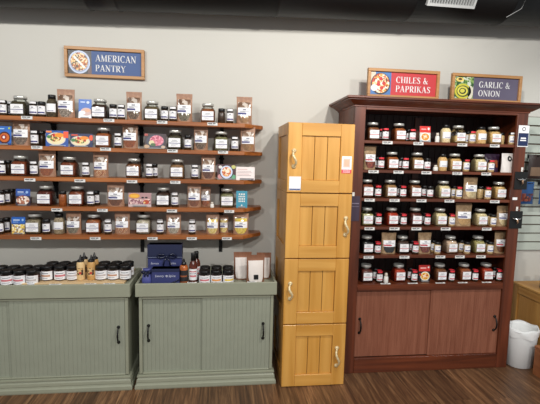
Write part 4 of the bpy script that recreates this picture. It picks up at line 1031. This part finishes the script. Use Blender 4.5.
# ================================================================ squat jars in the trays
def squat_jars():
    r, h = .0365, .093
    body = MB().loft([(0, r*.86, r*.86, 2), (.004, r*.98, r*.98, 2), (.010, r, r, 2), (h*.64, r, r, 2), (h*.71, r*.9, r*.9, 2)], speckle('dark red preserve', [(70, 26, 20), (54, 20, 16), (84, 34, 24)], 90, .25), 24).mesh('jar_glass')
    lid = MB().loft([(h*.70, r*.96, r*.96, 2), (h*.705, r*1.0, r*1.0, 2), (h*.95, r*1.0, r*1.0, 2), (h*.985, r*.96, r*.96, 2), (h, r*.88, r*.88, 2)], BLACKP, 24).mesh('lid')
    def lab(k, band):
        mb = MB(); R = r+.0006; n = 12; z0, z1 = h*.08, h*.66
        A = [-1.3+2.6*i/n for i in range(n+1)]
        def s(a0, a1, za, zb, m, off):
            q = [a0+(a1-a0)*i/n for i in range(n+1)]; RR = R+off
            mb.add([(RR*math.sin(a), -RR*math.cos(a), za) for a in q]+[(RR*math.sin(a), -RR*math.cos(a), zb) for a in q], [(i, i+1, n+2+i, n+1+i) for i in range(n)], m, True)
        s(-1.3, 1.3, z0, z1, PAPER, 0); H = z1-z0
        s(-.9, .9, z0+H*.36, z0+H*.58, band, .0004); s(-.6, .6, z0+H*.72, z0+H*.80, PRINT, .0004); s(-.7, .5, z0+H*.16, z0+H*.22, PRINT, .0004)
        return mb.mesh('label')
    bands = {'red': lab('r', flat('rose label print', (206, 120, 126))), 'grey': lab('g', flat('greyish label print', (196, 186, 184))), 'orange': lab('o', flat('orange label print', (226, 150, 80))), 'yellow': lab('y', flat('yellow label print', (232, 196, 84))), 'brown': lab('b', flat('tan label print', (196, 150, 124)))}
    G = [('wide green cabinet tray', .691, [-1.378, -1.304, -1.230, -1.156], (.42, .335), ['red', 'red', 'red', 'grey'], 'lined up beside the pale board'),
         ('pale display board', .705, [-1.085, -1.010, -.935], (.375, .298), ['brown', 'red', 'grey'], 'left of the squeeze bottles'),
         ('pale display board', .705, [-.760, -.685, -.610], (.375, .298), ['grey', 'brown', 'grey'], 'right of the squeeze bottles'),
         ('narrow green cabinet tray', .679, [-.102, -.0255, .051], (.42, .335), ['red', 'orange', 'yellow'], 'between sauce and white pouches')]
    for gi, (pl, z, xs, ys, ks, wh) in enumerate(G):
        for ri, Y in enumerate(ys):
            for i, X in enumerate(xs):
                lk = {'red': 'rose', 'grey': 'grey', 'orange': 'orange', 'yellow': 'yellow', 'brown': 'tan'}[ks[i]]
                k = len(xs)-i
                pos = '%s %s' % ('front row' if ri == 0 else 'back row', 'nearest lockers' if k == 1 else ORD[k-1]+' from lockers')
                ref = ['beside the pale board', 'left of squeeze bottles', 'beyond the squeeze bottles', 'between sauce and white pouches'][gi]
                t = thing('preserve_jar', 'squat black-lidded %s label jar %s, %s' % (lk, ref, pos), 'jar', (X, -Y, z+.0005), random.uniform(-.3, .3), 'squat black-lidded jars on the green cabinets')
                link('jar_glass', body, t); link('lid', lid, t); link('label', bands[ks[i]], t)
squat_jars()
def squeeze():
    tan = flat('cream sauce plastic', (228, 196, 144), .35); tan2 = flat('tan sauce plastic', (204, 158, 96), .35)
    lb = speckle('dark illustrated print', [(222, 186, 128), (60, 48, 40), (210, 170, 112), (120, 90, 66)], 80, .5)
    for X, Y, m, lab in ((-.884, .380, tan, 'cream squeeze bottle with black spout in front row, nearer the left jars'), (-.819, .380, tan2, 'tan squeeze bottle with black spout in front row, nearer the right jars'),
                         (-.884, .312, tan, 'squeeze bottle with black spout behind the cream squeeze bottle'), (-.820, .312, tan2, 'squeeze bottle with black spout behind the tan squeeze bottle')):
        t = thing('squeeze_bottle', lab, 'bottle', (X, -Y, .7055), 0, 'squeeze bottles on the pale board'); r = .0255; h = .160
        MB().loft([(0, r*.9, r*.9, 2), (.004, r, r, 2), (.098, r, r, 2), (.112, r*.86, r*.86, 2), (.117, r*.8, r*.8, 2)], m, 22).build('bottle', t)
        MB().loft([(.1165, r*.84, r*.84, 2), (.126, r*.82, r*.82, 2), (.130, r*.55, r*.55, 2), (.136, r*.34, r*.34, 2), (.158, r*.14, r*.14, 2), (.160, r*.1, r*.1, 2)], BLACKP, 18).build('spout_cap', t)
        mb = MB(); n = 10; R = r+.0005
        A = [-.85+1.7*i/n for i in range(n+1)]
        mb.add([(R*math.sin(a), -R*math.cos(a), .03) for a in A]+[(R*math.sin(a), -R*math.cos(a), .08) for a in A], [(i, i+1, n+2+i, n+1+i) for i in range(n)], lb, True)
        disc(mb, .004, .048, .008, .008, -R-.002, flat('red print dot', (190, 60, 50))); mb.build('label', t)
squeeze()
def sauces():
    am = speckle('amber sauce', [(170, 92, 44), (156, 80, 38), (184, 104, 52)], 60, .2); rd = speckle('red brown sauce', [(88, 34, 20), (78, 28, 16), (100, 42, 24)], 60, .2)
    dk = flat('charcoal label', (38, 36, 38), .5)
    def mk(lab, X, Y, r, h, m, lm, cap, z0=.0, white=True):
        t = thing('sauce_bottle', lab, 'bottle', (X, -Y, .6785), 0, 'sauce bottles on the narrow green cabinet')
        if cap == 'spout':
            MB().loft([(0, r*.9, r*.9, 2), (.004, r, r, 2), (h*.66, r, r, 2), (h*.74, r*.8, r*.8, 2), (h*.76, r*.5, r*.5, 2)], m, 22).build('bottle', t)
            MB().loft([(h*.755, r*.62, r*.62, 2), (h*.83, r*.6, r*.6, 2), (h*.86, r*.36, r*.36, 2), (h, r*.14, r*.14, 2)], BLACKP, 18).build('spout_cap', t)
        else:
            MB().loft([(0, r*.9, r*.9, 2), (.004, r, r, 2), (h*.60, r, r, 2), (h*.68, r*.82, r*.82, 2), (h*.76, r*.5, r*.5, 2), (h*.82, r*.46, r*.46, 2)], m, 22).build('bottle', t)
            MB().loft([(h*.76, r*.58, r*.58, 2), (h*.985, r*.56, r*.56, 2), (h, r*.5, r*.5, 2)], BLACKP, 18).build('cap', t)
        mb = MB(); n = 12; R = r+.0006
        def s(a, za, zb, mt, off=0):
            q = [-a+2*a*i/n for i in range(n+1)]; RR = R+off
            mb.add([(RR*math.sin(x), -RR*math.cos(x), za) for x in q]+[(RR*math.sin(x), -RR*math.cos(x), zb) for x in q], [(i, i+1, n+2+i, n+1+i) for i in range(n)], mt, True)
        if white:
            s(1.3, h*.14, h*.50, lm); s(.9, h*.40, h*.43, REDB, .0004); s(.8, h*.24, h*.30, flat('rose label print', (206, 120, 126)), .0004); s(.8, h*.34, h*.36, PRINT, .0004)
        else:
            s(1.4, h*.12, h*.56, lm); s(.9, h*.30, h*.36, flat('amber print', (150, 84, 50)), .0004)
        mb.build('label', t)
    mk('amber sauce bottle with black spout and dark label beside the blue gift boxes', -.236, .405, .0265, .165, am, dk, 'spout', white=False)
    mk('tall red sauce bottle with black cap and white label, front one', -.176, .405, .0265, .202, rd, PAPER, 'cap')
    mk('tall red sauce bottle with black cap standing behind the front one', -.160, .335, .0265, .197, rd, PAPER, 'cap')
sauces()
# ================================================================ blue gift packs
NAVY = flat('navy gift board', (25, 33, 66), .5); NAVY2 = flat('indigo gift board', (50, 57, 108), .5); RIB = flat('navy satin ribbon', (22, 28, 56), .25); SILV = flat('pale ribbon edge', (150, 160, 190), .4)
def script_text(parent, s, size, loc, name='lettering'):
    cu = bpy.data.curves.new('lettering', 'FONT'); cu.body = s; cu.size = size; cu.extrude = .0004; cu.resolution_u = 2; cu.shear = .15
    tmp = bpy.data.objects.new('lettering', cu); COL.objects.link(tmp)
    dg = bpy.context.evaluated_depsgraph_get(); me = bpy.data.meshes.new_from_object(tmp.evaluated_get(dg)); bpy.data.objects.remove(tmp)
    me.materials.clear(); me.materials.append(flat('silver print', (205, 208, 225), .5))
    o = link(name, me, parent, loc, (PI/2, 0, 0)); return o
def bow(mb, cx, y, cz, s):
    for sg in (-1, 1):
        P = [(cx, y, cz), (cx+sg*.35*s, y-.012, cz+.28*s), (cx+sg*.75*s, y-.014, cz+.32*s), (cx+sg*.95*s, y-.008, cz+.08*s), (cx+sg*.7*s, y-.006, cz-.12*s), (cx+sg*.3*s, y-.006, cz-.02*s), (cx, y-.004, cz)]
        n = 24; Q = []
        for i in range(n+1):
            u = i/n*(len(P)-1); k = min(int(u), len(P)-2); f = u-k; f = f*f*(3-2*f); Q.append([P[k][j]*(1-f)+P[k+1][j]*f for j in range(3)])
        mb.tube(Q, [.004+.003*math.sin(PI*i/n) for i in range(n+1)], RIB, 6)
        T = [(cx, y-.004, cz), (cx+sg*.25*s, y-.01, cz-.4*s), (cx+sg*.35*s, y-.008, cz-.9*s)]
        mb.tube(T, [.004, .006, .005], RIB, 6)
    mb.loft([(cz-.1*s, .007, .006, 2, cx, y-.006), (cz, .010, .009, 2, cx, y-.006), (cz+.1*s, .007, .006, 2, cx, y-.006)], RIB, 12)
def gifts():
    z = .6788
    t = thing('gift_box', 'large upright navy gift box with satin ribbon bow, behind the smaller box', 'gift box', (-.369, -.28, z))
    w, h = .222, .238
    MB().box((0, 0, h/2), (w, .07, h), NAVY2, bev=.003).build('box', t)
    MB().box((0, -.0005, h*.835), (w+.004, .076, h*.33), NAVY, bev=.002).build('lid', t)
    rb = MB(); rb.box((0, -.0395, h*.64), (w+.005, .002, .012), RIB); rb.box((0, -.0410, h*.645), (w+.005, .001, .002), SILV); bow(rb, .015, -.041, h*.66, .065); rb.build('ribbon', t)
    script_text(t, 'Savory', .020, (-.093, -.0362, h*.44)); script_text(t, 'Spice', .020, (.030, -.0362, h*.44))
    t = thing('gift_box', 'low indigo gift box lettered in silver, in front of the taller navy box', 'gift box', (-.350, -.400, z))
    w, h = .176, .105
    MB().box((0, 0, h/2), (w, .07, h), NAVY2, bev=.003).build('box', t)
    MB().box((0, 0, h*.90), (w+.003, .073, h*.2), NAVY, bev=.002).build('lid', t)
    rb = MB(); rb.tube([(.03, -.039, .008), (.055, -.040, .02), (.086, -.038, .034)], [.004, .005, .004], RIB, 6); rb.build('ribbon', t)
    script_text(t, 'Savory', .021, (-.066, -.0362, h*.50)); script_text(t, 'Spice', .021, (.020, -.0362, h*.50))
    e = MB(); 
    for k in range(8):
        a = PI*k/4; disc(e, .008+.005*math.cos(a), h*.56+.005*math.sin(a), .0025, .0025, -.0368, flat('silver print', (205, 208, 225), .5), 8)
    e.build('emblem', t)
    t = thing('gift_pouch', 'small indigo gift pouch tied with a dark bow beside the gift boxes', 'pouch', (-.468, -.415, z))
    MB().loft([(0, .026, .022, 3), (.004, .030, .026, 3), (.03, .032, .027, 2.6), (.062, .027, .022, 2.3), (.080, .012, .010, 2), (.092, .022, .016, 2), (.104, .028, .018, 2)], flat('indigo pouch cloth', (72, 78, 142), .5), 24).build('bag', t)
    rb = MB(); bow(rb, 0, -.016, .084, .03); rb.build('ribbon', t)
gifts()
def white_pouches():
    wf = flat('off white pouch label', (226, 218, 212), .5); cp = flat('copper foil pouch', (150, 104, 80), .3, .35)
    for (X, Y, w, h, rz, lab, logo) in ((.150, .315, .122, .186, .0, 'copper topped white label pouch at the back, beside the squat jars', 0), (.232, .400, .122, .186, .08, 'front copper topped white pouch with small black square emblem', 1), (.298, .300, .10, .178, -.05, 'copper topped pouch at the back nearest the lockers', 0)):
        t = thing('stand_up_pouch', lab, 'pouch', (X, -Y, .679), rz, 'copper topped white pouches'); d = .05
        mb = MB(); nu, nv = 12, 14
        for side in (1, -1):
            vs = []
            for j in range(nv+1):
                for i in range(nu+1):
                    x, y, z = bag_surf(w, h, d, -1+2*i/nu, j/nv); vs.append((x, (y+.0015*math.sin(i*1.9+j*.8)*(0 < i < nu))*side, z))
            fs = [(j*(nu+1)+i, j*(nu+1)+i+1, (j+1)*(nu+1)+i+1, (j+1)*(nu+1)+i) for j in range(nv) for i in range(nu)]
            mb.add(vs, fs if side > 0 else [tuple(reversed(f)) for f in fs], cp, True)
        for sgn in (-1, 1):
            vs = []
            for j in range(nv+1):
                x, y, z = bag_surf(w, h, d, sgn, j/nv); vs += [(x, y, z), (x, -y, z)]
            mb.add(vs, [(2*j, 2*j+1, 2*j+3, 2*j+2) for j in range(nv)], cp)
        mb.build('bag', t)
        lb = MB(); vs = []
        for j in range(11):
            v = .05+.76*j/10; half = .84 if v > .3 else .84*(1-((.3-v)/.3)**2*.35)
            for i in range(9):
                x, y, z = bag_surf(w, h, d, half*(-1+2*i/8), v); vs.append((x, y-.0045+.0008*math.sin(i*1.4+j*.9), z))
        lb.add(vs, [(j*9+i, j*9+i+1, (j+1)*9+i+1, (j+1)*9+i) for j in range(10) for i in range(8)], wf, True)
        if logo:
            q = [bag_surf(w, h, d, u, v) for u, v in ((-.26, .15), (.26, .15), (.26, .32), (-.26, .32))]; lb.poly([(x, y-.007, z) for x, y, z in q], BLACKP)
        lb.build('label', t)
white_pouches()
# ================================================================ hutch stile cards, hooks
def stile_stuff():
    F = .3885
    t = thing('info_card', 'navy and white info card fixed on the red hutch stile near the crown', 'card', (2.094, -F-.0015, 1.628))
    w, h = .080, .148; nv = flat('dark navy print', (26, 42, 84), .4)
    mb = MB(); mb.box((0, 0, h/2), (w, .0016, h), PAPER); mb.box((0, -.0012, h*.34), (w*.94, .0006, h*.60), nv); mb.box((0, -.0018, h*.40), (w*.5, .0004, .010), PAPER); mb.box((0, -.0018, h*.30), (w*.56, .0004, .008), PAPER)
    disc(mb, 0, h*.83, .014, .014, -.0012, flat('grey emblem', (90, 92, 100))); disc(mb, 0, h*.83, .009, .009, -.0016, PAPER)
    mb.build('card', t)
    for i, (X, z0, lab) in enumerate(((2.104, 1.328, 'black card with silver clip hanging on the hutch stile, higher one'), (2.092, 1.048, 'black card with silver clip hanging on the hutch stile, lower one'))):
        t = thing('hanging_clip_card', lab, 'hanging card', (X, -F-.004, z0), 0, 'black clip cards on the hutch stile'); w, h = .098, .125
        MB().box((0, 0, h/2), (w, .003, h), flat('black card', (16, 17, 17), .4), bev=.001).build('card', t)
        m = MB(); sv = flat('polished metal clip', (205, 205, 205), .2, 1.0)
        m.tube([(-.034, -.006, .078), (-.018, -.012, .068), (0, -.015, .072), (.018, -.012, .068), (.036, -.006, .08)], [.003, .005, .008, .005, .003], sv, 8)
        m.tube([(.002, -.012, .066), (.006, -.014, .045), (.0, -.010, .028)], [.008, .006, .002], flat('bronze tip', (150, 120, 96), .4, .6), 8)
        m.build('clip', t)
        g = MB(); g.box((0, -.002, h+.017), (.015, .002, .030), WHITEP); g.tube([(0, .001, h+.012), (0, -.018, h+.010), (0, -.022, h+.018)], .002, sv, 6); g.build('hook_tag', t)
    o = MB().box((2.072, -F-.001, 1.262), (.036, .0014, .018), PAPER).build('sticker'); tag(o, 'tiny white sticker on the hutch stile between two black clip cards', 'sticker')
    t = thing('hanging_leaflet', 'dim purple leaflet on the hutch stile, half hidden by the yellow lockers', 'leaflet', (.902, -F-.002, 1.095))
    MB().box((0, 0, .085), (.062, .003, .170), flat('dim purple card', (62, 48, 66), .5)).box((0, -.0018, .12), (.05, .0005, .006), flat('leaflet print', (130, 120, 140))).box((0, -.0018, .10), (.05, .0005, .003), flat('leaflet print', (130, 120, 140))).build('card', t)
    MB().box((-.018, -.003, .183), (.016, .004, .026), WHITEP).build('clip', t)
stile_stuff()
# ================================================================ slat wall and what hangs on it
def slatwall():
    m = flat('pale grey green slat board', (188, 196, 186), .5); g = flat('brown slat groove', (92, 70, 54), .6)
    t = thing('slatwall_panel', 'pale grey slotted display panel on the wall beyond the hutch', 'wall panel')
    mb = MB(); p = .0725; z = .800; k = 0
    mb.box((3.0, -.004, (z+z+p*15)/2), (1.4, .005, p*15), g)
    while k < 15:
        mb.prism([(-.0065, z+k*p+.006), (-.021, z+k*p+.006), (-.021, z+k*p+p-.006), (-.0065, z+k*p+p-.004)], 2.3, 3.7, m); k += 1
    mb.build('slats', t)
    def pack(X, z0, w, h, mats, lab, Y=.10):
        t = thing('hanging_pack', lab, 'snack pack', (X, -Y, z0)); a, b = mats
        mb = MB(); nu, nv, d = 8, 10, .035
        for side in (1, -1):
            vs = []
            for j in range(nv+1):
                v = j/nv; bl = math.sin(PI*v)**.5 if 0 < v < 1 else 0
                for i in range(nu+1):
                    u = -1+2*i/nu; vs.append((u*w/2*(1-.04*bl), -side*(.001+d/2*bl*(1-u*u)**.6), v*h))
            fs = [(j*(nu+1)+i, j*(nu+1)+i+1, (j+1)*(nu+1)+i+1, (j+1)*(nu+1)+i) for j in range(nv) for i in range(nu)]
            mb.add(vs, fs if side > 0 else [tuple(reversed(f)) for f in fs], a, True)
        mb.build('bag', t)
        lb = MB(); vs = []
        for j in range(6):
            v = .12+.36*j/5; bl = math.sin(PI*v)**.5
            for i in range(7):
                u = -.8+1.6*i/6; vs.append((u*w/2*(1-.04*bl), -(.003+d/2*bl*(1-u*u)**.6), v*h))
        lb.add(vs, [(j*7+i, j*7+i+1, (j+1)*7+i+1, (j+1)*7+i) for j in range(5) for i in range(6)], b, True)
        lb.build('label', t)
        hk = MB(); hk.tube([(0, Y-.021, h-.012), (0, -.05, h-.012), (0, -.056, h-.004)], .003, BLACKM, 6); hk.box((0, Y-.024, h-.012), (.03, .004, .03), BLACKM); hk.build('hook', t)
    dk = flat('dark chocolate foil', (44, 28, 24), .35); tan = flat('tan label', (120, 96, 76), .5)
    bl = flat('bright blue foil', (36, 78, 130), .35); rb = speckle('red food print', [(120, 48, 36), (70, 40, 40), (150, 80, 60), (40, 60, 100)], 50, .4)
    pack(2.452, 1.395, .13, .19, (dk, tan), 'dark brown snack pack hanging on the slotted panel above a blue one')
    pack(2.395, 1.195, .12, .175, (bl, rb), 'blue snack pack hanging on the slotted panel next to the hutch')
    pack(2.565, 1.195, .12, .175, (bl, rb), 'blue snack pack hanging farther from the hutch')
    pack(2.590, 1.395, .13, .19, (dk, tan), 'dark brown snack pack hanging farther from the hutch')
    t = thing('price_holder', 'pale clear price holder clipped on the slotted panel below the crown', 'price holder', (2.395, -.026, 1.700))
    MB().box((0, 0, .03), (.085, .003, .075), flat('frosted holder', (176, 190, 184), .3)).build('sleeve', t)
slatwall()
# ================================================================ waste bin
def bin_():
    t = thing('waste_bin', 'translucent white plastic waste bin with a clear liner beside the hutch', 'waste bin', (2.252, -.345, .001))
    m, nt, b = _mat('milky bin plastic'); b.inputs['Base Color'].default_value = lin((240, 242, 242)); b.inputs['Roughness'].default_value = .35; b.inputs['Transmission Weight'].default_value = .1; b.inputs['Subsurface Weight'].default_value = 0
    mb = MB()
    mb.loft([(0, .088, .082, 2.2), (.004, .094, .088, 2.2), (.24, .110, .104, 2.2), (.275, .113, .107, 2.2), (.278, .117, .111, 2.2), (.286, .117, .111, 2.2), (.286, .111, .105, 2.2), (.24, .107, .101, 2.2), (.01, .090, .084, 2.2)], m, 36, True, True)
    mb.build('bin', t)
    lf = flat('milky liner film', (236, 238, 238), .35); l = MB(); seg = 40; rings = []
    for k, (z, s) in enumerate(((.235, 1.015), (.262, 1.045), (.290, 1.05), (.300, 1.0), (.285, .93), (.18, .86), (.06, .6))):
        rings.append([((.114*s+.0025*math.sin(9*2*PI*i/seg+k))*math.cos(2*PI*i/seg), (.108*s+.0025*math.sin(7*2*PI*i/seg+k*2))*math.sin(2*PI*i/seg), z+.006*math.sin(5*2*PI*i/seg+k)) for i in range(seg)])
    vs = [p for r in rings for p in r]; fs = [(a*seg+i, a*seg+(i+1) % seg, (a+1)*seg+(i+1) % seg, (a+1)*seg+i) for a in range(len(rings)-1) for i in range(seg)]
    l.add(vs, fs, lf, True); l.build('liner', t)
bin_()
# ================================================================ pine crate unit on the right, glass jug on it
def crate():
    m = wood('knotty pine', (192, 136, 66), (222, 168, 92), 'Z', .8, .5); mx = wood('knotty pine rail', (192, 136, 66), (222, 168, 92), 'Y', .8, .5); r = wood('reddish pine step', (150, 92, 56), (176, 112, 70), 'Y', .8, .5)
    t = thing('pine_chest', 'knotty pine chest standing beyond the waste bin, cut by the photo edge', 'chest')
    X0, X1, Y0, Y1, H = 2.405, 3.1, .03, .44, .545
    b = MB(); b.box(((X0+X1)/2, -(Y0+Y1)/2, .30), (X1-X0-.02, Y1-Y0-.02, .44), m)
    for y in (Y0+.03, Y1-.03):
        b.box((X0+.009, -y, .275), (.02, .06, .51), m, bev=.002)
    b.box((X0+.009, -(Y0+Y1)/2, .495), (.018, Y1-Y0-.122, .06), mx, bev=.002); b.box((X0+.009, -(Y0+Y1)/2, .05), (.018, Y1-Y0-.122, .07), mx, bev=.002)
    for x in (X0+.07, X1-.03): b.box((x, -(Y1-.008), .275), (.06, .018, .51), m, bev=.002)
    b.build('carcass', t)
    MB().box(((X0+X1)/2, -(Y0+Y1)/2, H-.009), (X1-X0+.012, Y1-Y0+.012, .018), mx, bev=.003).build('top_board', t)
    s = thing('wooden_step', 'low reddish wooden step box between the waste bin and the photo edge', 'step box')
    q = MB(); q.box((2.67, -.535, .205), (.84, .10, .02), r, bev=.003); q.box((2.262, -.535, .0975), (.02, .09, .193), r, bev=.002); q.box((3.07, -.535, .0975), (.02, .09, .193), r, bev=.002); q.box((2.666, -.572, .0975), (.786, .016, .193), r, bev=.002)
    q.build('box', s)
    g = thing('glass_jug', 'bluish glass jug standing on the pine chest at the photo edge', 'jug', (2.535, -.235, H+.0005))
    MB().loft([(0, .045, .045, 2), (.005, .052, .052, 2), (.09, .052, .052, 2), (.12, .036, .036, 2), (.14, .026, .026, 2), (.15, .03, .03, 2)], flat('smoky blue glass', (120, 138, 142), .15), 28).build('body', g)
crate()
# ================================================================ black duct
def duct():
    m = flat('black painted duct', (9, 9, 10), .5, 0, .3); r = .20
    t = thing('air_duct', 'large black round air duct running along the top of the wall', 'duct')
    x0, x1 = -2.6, 3.6; zc = lambda x: 2.648+.0285*(x-.3); Y = .245
    mb = MB(); seg = 36; n = 2
    xs = [x0]; 
    for s in (-1.75, -.84, -.66, .35, 1.25, 1.95, 2.6): xs += [s-.012, s-.010, s+.010, s+.012]
    xs.append(x1); vs = []
    for i, x in enumerate(xs):
        rr = r+(.004 if (0 < i < len(xs)-1 and (i-1) % 4 in (1, 2)) else 0)
        vs += [(x, -Y+rr*math.cos(2*PI*k/seg), zc(x)+rr*math.sin(2*PI*k/seg)) for k in range(seg)]
    mb.add(vs, [(a*seg+k, a*seg+(k+1) % seg, (a+1)*seg+(k+1) % seg, (a+1)*seg+k) for a in range(len(xs)-1) for k in range(seg)]+[tuple(reversed(range(seg))), tuple((len(xs)-1)*seg+k for k in range(seg))], m, True)
    mb.build('pipe', t)
    v = MB(); gm = flat('pale grey register', (176, 178, 178), .5)
    M = Matrix.Translation((1.48, -Y, zc(1.48))) @ Matrix.Rotation(math.radians(30), 4, 'X') @ Matrix.Translation((0, -r-.010, 0))
    v.box((0, 0, -.052), (.33, .03, .016), gm, M); v.box((0, 0, .052), (.33, .03, .016), gm, M); v.box((-.158, 0, 0), (.014, .03, .09), gm, M); v.box((.158, 0, 0), (.014, .03, .09), gm, M)
    for k in range(16): v.box((-.14+.0187*k, 0, 0), (.004, .02, .088), gm, M)
    v.build('register', t)
    c = MB(); c.tube([(1.90, -.47, 3.195), (1.98, -.47, 2.62), (1.94, -.465, 2.52), (1.84, -.463, 2.46)], .0018, flat('pale wire', (170, 170, 170)), 6)
    tag(c.build('hanging_wire'), 'thin pale wire looping in front of the black duct', 'wire')
duct()
# ================================================================ light
def lights():
    w = bpy.data.worlds.new('world'); SC.world = w; w.use_nodes = True
    bg = w.node_tree.nodes['Background']; bg.inputs[0].default_value = (.93, .97, 1.0, 1); bg.inputs[1].default_value = WORLD
    for i, (x, y, z, e, tx, tz, col, cone) in enumerate(LAMPS):
        ld = bpy.data.lights.new('ceiling_lamp', 'SPOT'); ld.energy = e; ld.spot_size = math.radians(cone); ld.spot_blend = .6; ld.shadow_soft_size = .035; ld.color = col
        o = bpy.data.objects.new('ceiling_lamp', ld); COL.objects.link(o); o.location = (x, -y, z)
        d = Vector((tx, 0, tz))-Vector((x, -y, z)); o.rotation_euler = d.to_track_quat('-Z', 'Y').to_euler()
WORLD = .45
LAMPS = [(.94, 1.60, 2.58, 80, .8, 1.1, (1, .96, .90), 140), (-1.45, 1.65, 2.60, 46, -1.2, 1.1, (1, .98, .93), 120), (2.9, 1.6, 2.58, 40, 2.9, 1.0, (.97, 1, .98), 80),
 (-1.4, 4.4, 3.05, 165, -1.2, .6, (1, .98, .95), 110), (.4, 4.6, 3.05, 170, .4, .6, (1, .98, .95), 110), (2.2, 4.4, 3.05, 170, 2.0, .6, (1, .98, .95), 110)]
lights()
SC.view_settings.view_transform = 'Standard'; SC.view_settings.look = 'None'; SC.view_settings.gamma = 1; SC.view_settings.use_curve_mapping = False
SC.view_settings.exposure = 0.0
